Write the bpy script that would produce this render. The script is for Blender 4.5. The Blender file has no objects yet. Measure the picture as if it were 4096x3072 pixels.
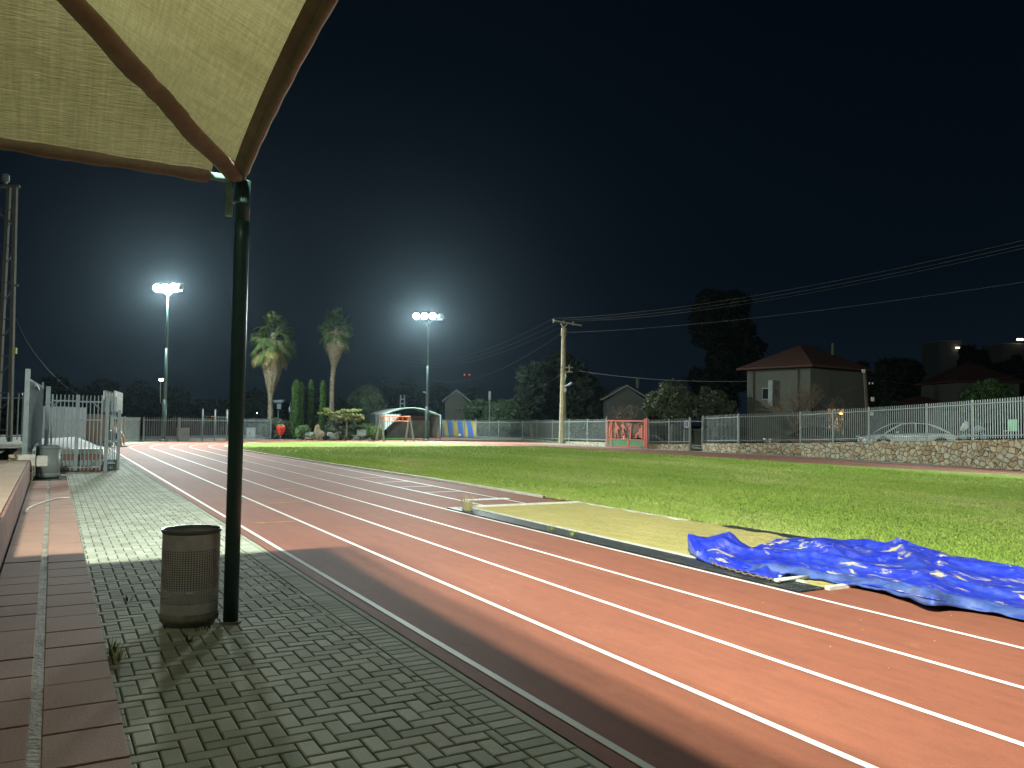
import bpy, bmesh, math, random
import numpy as np
from mathutils import Vector, Matrix
R = math.radians
random.seed(7); NP = np.random.RandomState(11)
scn = bpy.context.scene
COL = scn.collection

# ------------------------------------------------------------------ camera
F = 3251.0; PI_, RO, YAW, H = R(2.582), R(.793), R(-29.43), 1.61
cp, sp, cr, sr = math.cos(PI_), math.sin(PI_), math.cos(RO), math.sin(RO)
RT = Vector((cr, -sp*sr, cp*sr)); UP = Vector((-sr, -sp*cr, cp*cr)); FW = Vector((0, cp, sp))
CAM = Vector((0, 0, H))
cd = bpy.data.cameras.new('camera'); cam = bpy.data.objects.new('camera', cd); COL.objects.link(cam)
M = Matrix(((RT.x, UP.x, -FW.x, 0), (RT.y, UP.y, -FW.y, 0), (RT.z, UP.z, -FW.z, H), (0, 0, 0, 1)))
cam.matrix_world = M
cd.sensor_fit = 'HORIZONTAL'; cd.sensor_width = 36; cd.lens = 36*F/4096; cd.clip_start = .05; cd.clip_end = 3000
scn.camera = cam

# ------------------------------------------------------------------ world, exposure
wd = bpy.data.worlds.new('World'); scn.world = wd; wd.use_nodes = True
nt = wd.node_tree; nt.nodes.clear()
o_ = nt.nodes.new('ShaderNodeOutputWorld'); bg = nt.nodes.new('ShaderNodeBackground')
tc = nt.nodes.new('ShaderNodeTexCoord'); sx = nt.nodes.new('ShaderNodeSeparateXYZ'); rp = nt.nodes.new('ShaderNodeValToRGB')
nt.links.new(tc.outputs['Generated'], sx.inputs[0]); nt.links.new(sx.outputs['Z'], rp.inputs[0])
nt.links.new(rp.outputs[0], bg.inputs[0]); nt.links.new(bg.outputs[0], o_.inputs[0])
rp.color_ramp.elements[0].position = 0; rp.color_ramp.elements[0].color = (.0042, .0080, .0130, 1)
rp.color_ramp.elements[1].position = .6; rp.color_ramp.elements[1].color = (.0005, .0018, .0042, 1)
e = rp.color_ramp.elements.new(.18); e.color = (.0013, .0036, .0072, 1)
bg.inputs[1].default_value = 1.0
scn.view_settings.view_transform = 'Standard'; scn.view_settings.look = 'None'
scn.view_settings.exposure = 0; scn.view_settings.gamma = 1
scn.cycles.use_denoising = True
scn.cycles.max_bounces = 6; scn.cycles.diffuse_bounces = 3; scn.cycles.transparent_max_bounces = 12
scn.cycles.sample_clamp_indirect = 4
scn.cycles.use_light_tree = True

# ------------------------------------------------------------------ frames
DIR = Vector((math.sin(YAW), math.cos(YAW), 0)); NR = Vector((math.cos(YAW), -math.sin(YAW), 0))
K = .7677
def W(s, d, z=0): return DIR*s + NR*d + Vector((0, 0, z))       # along the home straight, across it, up
def Wo(s, d, z=0): return W(s*K, d*K, z)
def ray(x, y): return FW + RT*((x-2048)/F) - UP*((y-1536)/F)
def G(x, y, z=0):                                                # ground point seen in the photo
    r = ray(x, y); return CAM + r*((z-H)/r.z)
def at(x, y, Y): r = ray(x, y); return CAM + r*(Y/r.y)
def atS(x, y, s): r = ray(x, y); return CAM + r*(s/r.dot(DIR))
def xy(v, z=0): return Vector((v.x, v.y, z))
ANG = math.atan2(DIR.y, DIR.x)

# ------------------------------------------------------------------ materials
MATS = {}
def mat(name, col, rough=.7, metal=0, var=.0, vscale=5, bump=0, bscale=30, emit=None, es=0, spec=.5, col2=None, detail=6, trans=0, coat=0):
    if name in MATS: return MATS[name]
    m = bpy.data.materials.new(name); m.use_nodes = True; t = m.node_tree; b = t.nodes['Principled BSDF']
    b.inputs['Base Color'].default_value = (*col, 1); b.inputs['Roughness'].default_value = rough
    b.inputs['Metallic'].default_value = metal; b.inputs['Specular IOR Level'].default_value = spec
    if coat: b.inputs['Coat Weight'].default_value = coat
    if emit: b.inputs['Emission Color'].default_value = (*emit, 1); b.inputs['Emission Strength'].default_value = es
    g = t.nodes.new('ShaderNodeNewGeometry')
    if var or col2:
        n = t.nodes.new('ShaderNodeTexNoise'); n.inputs['Scale'].default_value = vscale; n.inputs['Detail'].default_value = detail
        n.inputs['Roughness'].default_value = .65
        t.links.new(g.outputs['Position'], n.inputs['Vector'])
        r = t.nodes.new('ShaderNodeValToRGB'); t.links.new(n.outputs[0], r.inputs[0])
        c2 = col2 or tuple(min(1, c*(1+var)) for c in col); c1 = col if col2 else tuple(c*(1-var) for c in col)
        r.color_ramp.elements[0].position = .33; r.color_ramp.elements[0].color = (*c1, 1)
        r.color_ramp.elements[1].position = .67; r.color_ramp.elements[1].color = (*c2, 1)
        t.links.new(r.outputs[0], b.inputs['Base Color'])
    if bump:
        n2 = t.nodes.new('ShaderNodeTexNoise'); n2.inputs['Scale'].default_value = bscale; n2.inputs['Detail'].default_value = 4
        t.links.new(g.outputs['Position'], n2.inputs['Vector'])
        bp = t.nodes.new('ShaderNodeBump'); bp.inputs['Strength'].default_value = min(1, bump); bp.inputs['Distance'].default_value = .02
        t.links.new(n2.outputs[0], bp.inputs['Height']); t.links.new(bp.outputs[0], b.inputs['Normal'])
    if trans: b.inputs['Transmission Weight'].default_value = trans
    MATS[name] = m; return m
def nodes_of(m): return m.node_tree, m.node_tree.nodes['Principled BSDF']
def N(t, kind, **kw):
    n = t.nodes.new('ShaderNode'+kind)
    for k, v in kw.items():
        if k in n.inputs.keys(): n.inputs[k].default_value = v
        else: setattr(n, k, v)
    return n
def ramp(t, src, stops):
    r = t.nodes.new('ShaderNodeValToRGB'); t.links.new(src, r.inputs[0]); e = r.color_ramp.elements
    e[0].position, e[0].color = stops[0][0], (*stops[0][1], 1); e[1].position, e[1].color = stops[-1][0], (*stops[-1][1], 1)
    for p, c in stops[1:-1]: q = e.new(p); q.color = (*c, 1)
    return r.outputs[0]
def mix(t, fac, a, b, mode='MIX'):
    n = t.nodes.new('ShaderNodeMix'); n.data_type = 'RGBA'; n.blend_type = mode
    for s, v in ((0, fac), (6, a), (7, b)):
        if isinstance(v, (int, float)): n.inputs[s].default_value = v
        elif isinstance(v, tuple): n.inputs[s].default_value = (*v, 1)
        else: t.links.new(v, n.inputs[s])
    return n.outputs[2]
def pos(t): return t.nodes.new('ShaderNodeNewGeometry').outputs['Position']
def trackpos(t):     # position turned so that x runs along the home straight
    v = t.nodes.new('ShaderNodeVectorRotate'); v.rotation_type = 'Z_AXIS'; v.inputs['Angle'].default_value = -ANG
    t.links.new(pos(t), v.inputs['Vector']); return v.outputs[0]
def noise(t, v, scale, detail=5, rough=.6, dist=0):
    n = t.nodes.new('ShaderNodeTexNoise'); n.inputs['Scale'].default_value = scale; n.inputs['Detail'].default_value = detail
    n.inputs['Roughness'].default_value = rough; n.inputs['Distortion'].default_value = dist
    t.links.new(v, n.inputs['Vector']); return n.outputs[0]
def bump(t, b, h, strength=.5, dist=.01):
    bp = t.nodes.new('ShaderNodeBump'); bp.inputs['Strength'].default_value = strength; bp.inputs['Distance'].default_value = dist
    t.links.new(h, bp.inputs['Height']); t.links.new(bp.outputs[0], b.inputs['Normal'])
def scalev(t, v, s):
    m = t.nodes.new('ShaderNodeMapping'); m.inputs['Scale'].default_value = s; t.links.new(v, m.inputs[0]); return m.outputs[0]

# red rubber track surface
m_track = mat('track_rubber', (.3, .1, .06), rough=.78, spec=.3); t, b = nodes_of(m_track)
P = trackpos(t)
big = ramp(t, noise(t, P, .35, 4), [(.3, (.235, .078, .045)), (.7, (.292, .100, .057))])
streak = ramp(t, noise(t, scalev(t, P, (.5, 7, 1)), 1, 4), [(.35, (.88, .9, .92)), (.7, (1.06, 1.04, 1.02))])
fine = ramp(t, noise(t, P, 260, 3, .8), [(.3, (.62, .62, .62)), (.7, (1.32, 1.32, 1.3))])
dust = ramp(t, noise(t, P, 2.2, 6, .7), [(.60, (0, 0, 0)), (.8, (.30, .30, .30))])
c = mix(t, 1, mix(t, 1, big, streak, 'MULTIPLY'), fine, 'MULTIPLY')
c = mix(t, 1, c, ramp(t, noise(t, P, 55, 4, .8), [(.3, (.88, .88, .88)), (.7, (1.1, 1.1, 1.1))]), 'MULTIPLY'); c = mix(t, 1, c, ramp(t, noise(t, scalev(t, P, (1.3, 3, 1)), 3, 6, .75), [(.3, (.84, .86, .88)), (.5, (1, 1, 1)), (.72, (1.08, 1.06, 1.05))]), 'MULTIPLY'); c = mix(t, dust, c, (.42, .24, .17)); t.links.new(c, b.inputs['Base Color'])
bump(t, b, noise(t, P, 320, 2), .55, .004)
# worn white paint
m_line = mat('lane_paint', (.82, .85, .84), rough=.6); t, b = nodes_of(m_line)
P = pos(t)
w = ramp(t, noise(t, P, 45, 7, .85), [(.30, (.40, .28, .22)), (.42, (.80, .83, .81))])
w2 = ramp(t, noise(t, P, 3, 3), [(.3, (.85, .87, .85)), (.7, (1, 1, 1))])
t.links.new(mix(t, 1, w, w2, 'MULTIPLY'), b.inputs['Base Color']); bump(t, b, noise(t, P, 300, 2), .4, .003)
m_yline = mat('yellow_paint', (.78, .5, .04), var=.2, vscale=60)
# lawn
m_lawn = mat('lawn', (.08, .16, .02), rough=.9, spec=.15); t, b = nodes_of(m_lawn)
P = pos(t)
n1 = ramp(t, noise(t, scalev(t, trackpos(t), (.13, .3, 1)), 1, 6, .65), [(.30, (.20, .32, .055)), (.5, (.26, .375, .085)), (.70, (.38, .43, .16))])
n2 = ramp(t, noise(t, P, 9, 6, .75), [(.3, (.5, .55, .45)), (.72, (1.5, 1.4, 1.35))])
n3 = mix(t, 1, ramp(t, noise(t, P, 70, 4, .8), [(.3, (.5, .5, .5)), (.7, (1.5, 1.5, 1.5))]), ramp(t, noise(t, P, 2.4, 5, .7), [(.32, (.66, .74, .62)), (.68, (1.3, 1.2, 1.3))]), 'MULTIPLY')
t.links.new(mix(t, 1, mix(t, 1, n1, n2, 'MULTIPLY'), n3, 'MULTIPLY'), b.inputs['Base Color'])
bump(t, b, noise(t, P, 55, 5, .8), 1, .05)
m_blade = mat('grass_blade', (.1, .2, .02), rough=.8, spec=.2); t, b = nodes_of(m_blade)
P = pos(t)
n1 = ramp(t, noise(t, scalev(t, trackpos(t), (.13, .3, 1)), 1, 6, .65), [(.30, (.22, .35, .055)), (.5, (.29, .40, .085)), (.70, (.43, .47, .18))])
n2 = ramp(t, noise(t, P, 9, 6, .75), [(.3, (.6, .65, .5)), (.72, (1.4, 1.3, 1.35))])
t.links.new(mix(t, 1, n1, n2, 'MULTIPLY'), b.inputs['Base Color'])
m_dry = mat('dry_grass', (.36, .33, .14), var=.35, vscale=3)
# sand
m_sand = mat('sand', (.42, .34, .12), rough=.95); t, b = nodes_of(m_sand); P = pos(t)
c = mix(t, 1, ramp(t, noise(t, P, 1.2, 5), [(.3, (.50, .43, .130)), (.7, (.60, .52, .18))]), ramp(t, noise(t, P, 45, 5, .8), [(.27, (.45, .4, .36)), (.4, (.95, .95, .95)), (.75, (1.15, 1.15, 1.1))]), 'MULTIPLY')
t.links.new(c, b.inputs['Base Color']); bump(t, b, noise(t, P, 7, 7, .75), 1, .09)
# rubber safety mat with studs
m_mat = mat('rubber_mat', (.022, .03, .034), rough=.55); t, b = nodes_of(m_mat); P = trackpos(t)
v = N(t, 'TexVoronoi', Scale=12.0, Randomness=0.12); t.links.new(scalev(t, P, (1.0, 1.8, 1)), v.inputs['Vector'])
st = ramp(t, v.outputs['Distance'], [(.16, (1, 1, 1)), (.3, (0, 0, 0))])
c = mix(t, st, (.012, .017, .02), (.20, .24, .25)); c = mix(t, ramp(t, noise(t, P, 5, 6), [(.55, (0, 0, 0)), (.8, (.4, .4, .4))]), c, (.28, .23, .10))
t.links.new(c, b.inputs['Base Color']); bump(t, b, st, 1, .02)
# concrete paver blocks (each block gets its own shade)
m_paver = mat('paver_block', (.33, .35, .28), rough=.85); t, b = nodes_of(m_paver); P = pos(t)
at_ = N(t, 'Attribute', attribute_name='shade')
c = mix(t, at_.outputs['Fac'], (.32, .36, .275), (.50, .54, .44))
c = mix(t, 1, c, ramp(t, noise(t, P, 140, 4, .8), [(.3, (.74, .74, .74)), (.7, (1.2, 1.2, 1.2))]), 'MULTIPLY')
c = mix(t, ramp(t, noise(t, P, 1.6, 5), [(.5, (0, 0, 0)), (.75, (.45, .45, .45))]), c, (.20, .185, .11))
t.links.new(c, b.inputs['Base Color']); bump(t, b, noise(t, P, 180, 3), .35, .004)
m_joint = mat('joint_sand', (.085, .08, .05), rough=1, var=.4, vscale=20, bump=.6, bscale=90)
# reddish terrace tiles
def tile_mat(name, c1, c2, seed):
    m = mat(name, c1, rough=.8); t, b = nodes_of(m); P = trackpos(t)
    c = ramp(t, noise(t, P, 1.1+seed, 6), [(.3, c1), (.7, c2)])
    c = mix(t, 1, c, ramp(t, noise(t, P, 120, 4, .8), [(.3, (.8, .8, .8)), (.7, (1.18, 1.18, 1.18))]), 'MULTIPLY')
    c = mix(t, ramp(t, noise(t, P, 2.3, 6, .7), [(.52, (0, 0, 0)), (.78, (.45, .45, .45))]), c, (.20, .18, .10))
    t.links.new(c, b.inputs['Base Color']); bump(t, b, noise(t, P, 60, 5), .35, .008); return m
m_tile = tile_mat('red_terrace_tile', (.29, .155, .108), (.38, .215, .15), 0)
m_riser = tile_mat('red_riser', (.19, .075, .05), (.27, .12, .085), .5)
m_terr = tile_mat('sandy_terrace', (.34, .23, .15), (.42, .30, .20), 1)
m_mortar = mat('pale_mortar', (.10, .085, .055), col2=(.42, .38, .28), vscale=2.6, bump=.6, detail=9)
m_conc = mat('concrete', (.30, .32, .27), var=.2, vscale=1.5, bump=.4, bscale=25)
m_whitec = mat('white_concrete', (.60, .60, .52), var=.18, vscale=9, bump=.4)
m_earth = mat('earth', (.03, .032, .022), var=.4, vscale=.4, rough=1)
m_asph = mat('asphalt', (.05, .05, .05), var=.25, vscale=4, bump=.4, bscale=60)
m_turf = mat('artificial_turf', (.03, .24, .035), var=.25, vscale=20, bump=.5, bscale=80)
m_apron = mat('red_apron', (.34, .15, .10), var=.2, vscale=1, rough=.8)
m_green = mat('dark_green_paint', (.022, .062, .05), rough=.36, var=.25, vscale=4, bump=.08, bscale=8)
t, b = nodes_of(m_green); g0 = b.inputs['Base Color'].links[0].from_socket
t.links.new(mix(t, ramp(t, noise(t, scalev(t, pos(t), (9, 9, 2.2)), 1, 6, .7), [(.66, (0, 0, 0)), (.70, (.6, .6, .6))]), g0, (.16, .22, .19)), b.inputs['Base Color'])
m_mint = mat('lit_and_pale_green_paint', (.22, .42, .34), rough=.4, var=.15, vscale=12)  # canopy fittings: lamplight painted into the green; shelter rim: its own green
m_mast = mat('mast_green_paint', (.05, .10, .09), rough=.4, var=.2, vscale=3)
m_galv = mat('galvanised_steel', (.22, .28, .30), rough=.5, metal=.1, var=.15, vscale=6)
m_galvl = mat('pale_fence_paint', (.26, .31, .30), rough=.5, var=.12, vscale=5)
m_darkf = mat('dark_fence_paint', (.17, .20, .20), rough=.5, var=.2, vscale=5)
m_black = mat('black_plastic', (.012, .013, .014), rough=.45)
m_redp = mat('red_gate_paint', (.50, .115, .075), rough=.5, var=.15, vscale=6)
m_greenp = mat('green_gate_panel', (.06, .22, .09), rough=.55, var=.2, vscale=5)
m_orange = mat('orange_paint', (.85, .22, .03), rough=.45)
m_bin = mat('bin_paint', (.56, .57, .56), rough=.5, metal=.1, var=.15, vscale=8, bump=.05)
m_rust = mat('bin_foot', (.27, .25, .21), rough=.8, var=.4, vscale=18)
m_wood = mat('pole_concrete', (.35, .31, .20), rough=.9, var=.25, vscale=3)
m_ltow = mat('tower_steel', (.09, .08, .058), rough=.8, var=.25, vscale=3)
m_wire = mat('wire', (.09, .095, .09), rough=.7)
m_houset = mat('house_plaster', (.095, .103, .083), rough=.95, var=.1, vscale=.5)
m_houseg = mat('grey_plaster', (.13, .145, .14), rough=.95, var=.08, vscale=.5)
m_roof = mat('roof_tiles', (.10, .035, .02), rough=.9); t, b = nodes_of(m_roof)
wv = N(t, 'TexWave', Scale=1.6, Distortion=.3); wv.bands_direction = 'Z'; t.links.new(pos(t), wv.inputs['Vector'])
t.links.new(ramp(t, wv.outputs[0], [(.1, (.025, .009, .006)), (.6, (.085, .030, .019))]), b.inputs['Base Color'])
m_glassd = mat('dark_glass', (.008, .010, .012), rough=.12, spec=.8)
# rubble stone wall
def stone_mat(name, sc, seed):
    m = mat(name, (.4, .34, .22), rough=.9); t, b = nodes_of(m); P = pos(t)
    wob = N(t, 'TexNoise', Scale=2.2, Detail=3.0); t.links.new(P, wob.inputs['Vector'])
    off = N(t, 'VectorMath', operation='MULTIPLY_ADD'); t.links.new(wob.outputs['Color'], off.inputs[0]); off.inputs[1].default_value = (.30, .30, .30)
    t.links.new(P, off.inputs[2])
    V = scalev(t, off.outputs[0], (1, 1, 1.15))
    v1 = N(t, 'TexVoronoi', Scale=sc, feature='DISTANCE_TO_EDGE'); v2 = N(t, 'TexVoronoi', Scale=sc)
    t.links.new(V, v1.inputs['Vector']); t.links.new(V, v2.inputs['Vector'])
    sep = N(t, 'SeparateColor'); t.links.new(v2.outputs['Color'], sep.inputs[0])
    stone = ramp(t, sep.outputs[0], [(0, (.42, .31, .19)), (.35, (.55, .46, .31)), (.7, (.64, .57, .41)), (1, (.52, .52, .43))])
    stone = mix(t, 1, stone, ramp(t, noise(t, P, 14, 6, .75), [(.28, (.62, .6, .55)), (.72, (1.2, 1.2, 1.2))]), 'MULTIPLY')
    joint = ramp(t, v1.outputs['Distance'], [(.025, (1, 1, 1)), (.055, (0, 0, 0))])
    t.links.new(mix(t, joint, stone, (.15, .12, .075)), b.inputs['Base Color'])
    hh = ramp(t, v1.outputs['Distance'], [(.0, (0, 0, 0)), (.12, (.8, .8, .8)), (.4, (1, 1, 1))])
    hh = mix(t, .25, hh, noise(t, P, 25, 5)); bump(t, b, hh, 1, .07); return m
m_stone = stone_mat('rubble_stone', 3.9, 0); m_stone2 = stone_mat('small_rubble_stone', 5.5, 1)
# shade cloth
def cloth_mat(nm, sa, sb_):
    m = bpy.data.materials.new(nm); m.use_nodes = True; t = m.node_tree; t.nodes.clear()
    out = N(t, 'OutputMaterial'); P = trackpos(t)
    st = ramp(t, noise(t, scalev(t, P, sa), 1, 5, .7), [(.28, (.78, .78, .76)), (.72, (1.16, 1.16, 1.16))])
    st2 = ramp(t, noise(t, scalev(t, P, sb_), 1, 4, .7), [(.3, (.82, .82, .82)), (.7, (1.15, 1.15, 1.15))])
    blot = ramp(t, noise(t, P, 1.3, 5), [(.3, (.105, .093, .041)), (.7, (.143, .129, .063))])
    c = mix(t, 1, mix(t, 1, blot, st, 'MULTIPLY'), st2, 'MULTIPLY')
    d = N(t, 'BsdfDiffuse'); tr = N(t, 'BsdfTranslucent'); tp = N(t, 'BsdfTransparent'); m1 = N(t, 'MixShader'); m2 = N(t, 'MixShader')
    t.links.new(c, d.inputs[0]); t.links.new(c, tr.inputs[0]); m1.inputs[0].default_value = .43
    t.links.new(d.outputs[0], m1.inputs[1]); t.links.new(tr.outputs[0], m1.inputs[2])
    m2.inputs[0].default_value = .014; t.links.new(m1.outputs[0], m2.inputs[1]); t.links.new(tp.outputs[0], m2.inputs[2])
    t.links.new(m2.outputs[0], out.inputs[0])
    bp = N(t, 'Bump', Strength=.6, Distance=.01)
    bp.inputs['Strength'].default_value = .6; bp.inputs['Distance'].default_value = .01
    t.links.new(noise(t, scalev(t, P, (70, 10, 10)), 1, 4), bp.inputs['Height']); t.links.new(bp.outputs[0], d.inputs['Normal']); t.links.new(bp.outputs[0], tr.inputs['Normal'])
    return m
m_cloth = cloth_mat('shade_cloth', (2, 42, 2), (60, 5, 20)); m_cloths = cloth_mat('shade_cloth_side', (42, 2, 2), (5, 70, 20))
m_hem = mat('brown_webbing', (.25, .19, .125), rough=.8, var=.2, vscale=6, bump=.15, bscale=12)
t, b = nodes_of(m_hem); b.inputs['Subsurface Weight'].default_value = 0
# tarpaulin
m_tarp = mat('blue_tarpaulin', (.02, .04, .5), rough=.42, spec=.5); t, b = nodes_of(m_tarp); P = trackpos(t)
PP = scalev(t, P, (.9, 2.3, 1))
base = ramp(t, noise(t, P, 2.2, 6, .7), [(.3, (.008, .016, .34)), (.52, (.012, .030, .46)), (.7, (.04, .085, .40))])
dn = noise(t, PP, 3.2, 9, .72, .6); sandm = ramp(t, dn, [(.565, (0, 0, 0)), (.60, (1, 1, 1))])
dn2 = noise(t, PP, 1.0, 3, .5); gate_ = ramp(t, dn2, [(.38, (0, 0, 0)), (.5, (1, 1, 1))])
msk = mix(t, 1, sandm, gate_, 'MULTIPLY')
film = ramp(t, noise(t, PP, 7, 8, .8), [(.45, (0, 0, 0)), (.72, (.42, .42, .42))])
c = mix(t, film, base, (.14, .19, .34)); c = mix(t, msk, c, (.50, .44, .22)); t.links.new(c, b.inputs['Base Color'])
t.links.new(ramp(t, msk, [(0, (.4, .4, .4)), (1, (.95, .95, .95))]), b.inputs['Roughness'])
bump(t, b, noise(t, PP, 5, 8, .7), .5, .03)
m_tarpu = mat('faded_tarp_underside', (.040, .078, .26), rough=.6, var=.4, vscale=6, bump=.3, bscale=20)

# leaves and bark
def leaf(name, c, var=.5, vs=2.5, transl=.25):
    m = mat(name, c, rough=.65, var=var, vscale=vs, spec=.25); return m
m_bark = mat('bark', (.085, .07, .05), var=.4, vscale=7, rough=.95, bump=.6, bscale=20)
m_palmbark = mat('palm_bark', (.27, .24, .17), var=.45, vscale=9, rough=.95, bump=.8, bscale=25)
m_deadf = mat('dead_frond', (.26, .215, .145), var=.62, vscale=7, rough=.9)
m_palm = leaf('palm_green', (.075, .12, .03)); m_cyp = leaf('cypress_green', (.055, .12, .03), .7, 5)
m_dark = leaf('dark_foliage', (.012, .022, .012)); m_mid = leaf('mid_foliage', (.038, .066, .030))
m_olive = leaf('olive_foliage', (.075, .095, .055)); m_box = leaf('hedge_green', (.09, .17, .04), .5, 5)
m_silver = leaf('silver_foliage', (.34, .42, .34)); m_shr = leaf('glossy_shrub', (.09, .11, .08), .7, 8)
m_ole = leaf('oleander_green', (.15, .26, .11)); m_yg = leaf('yellow_green_foliage', (.16, .20, .05)); m_willow = leaf('willow_green', (.06, .09, .05))
m_fic = leaf('bright_tree_green', (.035, .075, .022)); m_twig = mat('pale_twig', (.16, .125, .09), rough=.9, var=.3, vscale=3)

# ------------------------------------------------------------------ mesh helpers
class MB:
    def __init__(s): s.v = []; s.f = []
    def add(s, vs, fs):
        o = len(s.v); s.v += [tuple(v) for v in vs]; s.f += [tuple(i+o for i in f) for f in fs]; return s
    def box(s, c, size, ax=None, ay=None, az=None):
        c = Vector(c); ax = Vector(ax or (1, 0, 0)); ay = Vector(ay) if ay is not None else None; az = Vector(az or (0, 0, 1))
        if ay is None: ay = az.cross(ax)
        x, y, z = ax.normalized()*size[0]/2, ay.normalized()*size[1]/2, az.normalized()*size[2]/2
        vs = [c+x*i+y*j+z*k for k in (-1, 1) for j in (-1, 1) for i in (-1, 1)]
        return s.add(vs, [(0, 2, 3, 1), (4, 5, 7, 6), (0, 1, 5, 4), (2, 6, 7, 3), (0, 4, 6, 2), (1, 3, 7, 5)])
    def tube(s, pts, r, n=8, caps=True, rb=None):
        pts = [Vector(p) for p in pts]; rs = r if isinstance(r, (list, tuple)) else [r]*len(pts)
        vs = []; last = None
        for i, p in enumerate(pts):
            a = pts[max(0, i-1)]; c = pts[min(len(pts)-1, i+1)]; tdir = (c-a).normalized()
            if last is None:
                u = tdir.cross(Vector((0, 0, 1)))
                if u.length < .05: u = tdir.cross(Vector((1, 0, 0)))
            else: u = last - tdir*last.dot(tdir)
            u.normalize(); last = u; w = tdir.cross(u)
            for k in range(n):
                q = 2*math.pi*k/n; vs.append(p + u*math.cos(q)*rs[i] + w*math.sin(q)*(rs[i] if rb is None else rb))
        fs = [(i*n+k, i*n+(k+1) % n, (i+1)*n+(k+1) % n, (i+1)*n+k) for i in range(len(pts)-1) for k in range(n)]
        if caps: fs += [tuple(range(n-1, -1, -1)), tuple((len(pts)-1)*n+k for k in range(n))]
        return s.add(vs, fs)
    def lathe(s, c, prof, n=32, caps=True):
        c = Vector(c); vs = [c+Vector((r*math.cos(2*math.pi*k/n), r*math.sin(2*math.pi*k/n), z)) for r, z in prof for k in range(n)]
        m = len(prof); fs = [(i*n+k, i*n+(k+1) % n, (i+1)*n+(k+1) % n, (i+1)*n+k) for i in range(m-1) for k in range(n)]
        if caps: fs += [tuple(range(n-1, -1, -1)), tuple((m-1)*n+k for k in range(n))]
        return s.add(vs, fs)
    def prism(s, pts2, ax, az, o, th):          # outline in (a, z), thickness along the normal
        ax = Vector(ax).normalized(); az = Vector(az).normalized(); nn = ax.cross(az); o = Vector(o)
        n = len(pts2); vs = [o+ax*a+az*z+nn*k*th/2 for k in (-1, 1) for a, z in pts2]
        fs = [tuple(range(n-1, -1, -1)), tuple(range(n, 2*n))] + [(i, (i+1) % n, n+(i+1) % n, n+i) for i in range(n)]
        return s.add(vs, fs)
    def strip(s, L, Rr):
        n = len(L); return s.add(list(L)+list(Rr), [(i, n+i, n+i+1, i+1) for i in range(n-1)])
    def build(s, name, m, parent=None, smooth=False, bevel=0):
        me = bpy.data.meshes.new(name); me.from_pydata(s.v, [], s.f); me.update()
        if smooth: me.shade_smooth()
        me.materials.append(m); o = bpy.data.objects.new(name, me); COL.objects.link(o)
        if parent is not None:
            o.parent = parent; mw = parent.matrix_world if False else Matrix.LocRotScale(parent.location, parent.rotation_euler, parent.scale)
            if parent.parent is not None:
                pp = parent.parent; mw = Matrix.LocRotScale(pp.location, pp.rotation_euler, pp.scale) @ parent.matrix_parent_inverse @ Matrix.LocRotScale(parent.location, parent.rotation_euler, parent.scale)
            o.matrix_parent_inverse = mw.inverted()
        if bevel:
            bv = o.modifiers.new('bevel', 'BEVEL'); bv.width = bevel; bv.segments = 2
        return o
def tag(o, label=None, cat=None, group=None, kind=None):
    if label: o['label'] = label
    if cat: o['category'] = cat
    if group: o['group'] = group
    if kind: o['kind'] = kind
    return o
def thing(name, label, cat, loc=(0, 0, 0), group=None):
    o = bpy.data.objects.new(name, None); COL.objects.link(o); o.location = loc; o.empty_display_size = .2
    return tag(o, label, cat, group)
def struct(name, mb, m, label, cat=None, smooth=False): return tag(mb.build(name, m, smooth=smooth), label, cat or name.replace('_', ' '), kind='structure')
def fastmesh(name, V, Fq, m, parent=None, nper=4):
    V = np.asarray(V, np.float32).reshape(-1, 3); n = len(Fq) if Fq is not None else len(V)//nper
    me = bpy.data.meshes.new(name); me.vertices.add(len(V)); me.vertices.foreach_set('co', V.ravel())
    idx = np.arange(len(V), dtype=np.int32) if Fq is None else np.asarray(Fq, np.int32).ravel()
    me.loops.add(len(idx)); me.loops.foreach_set('vertex_index', idx)
    me.polygons.add(n); me.polygons.foreach_set('loop_start', np.arange(0, n*nper, nper, dtype=np.int32))
    me.update(calc_edges=True); me.materials.append(m); o = bpy.data.objects.new(name, me); COL.objects.link(o)
    if parent is not None: o.parent = parent; o.matrix_parent_inverse = Matrix.LocRotScale(parent.location, parent.rotation_euler, parent.scale).inverted()
    return o
def spline(pts, n=8):
    pts = [Vector(p) for p in pts]; out = []
    for i in range(len(pts)-1):
        p0, p1, p2, p3 = pts[max(0, i-1)], pts[i], pts[i+1], pts[min(len(pts)-1, i+2)]
        for k in range(n):
            u = k/n; out.append(.5*((2*p1)+(p2-p0)*u+(2*p0-5*p1+4*p2-p3)*u*u+(3*p1-p0-3*p2+p3)*u**3))
    out.append(pts[-1]); return out

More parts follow.
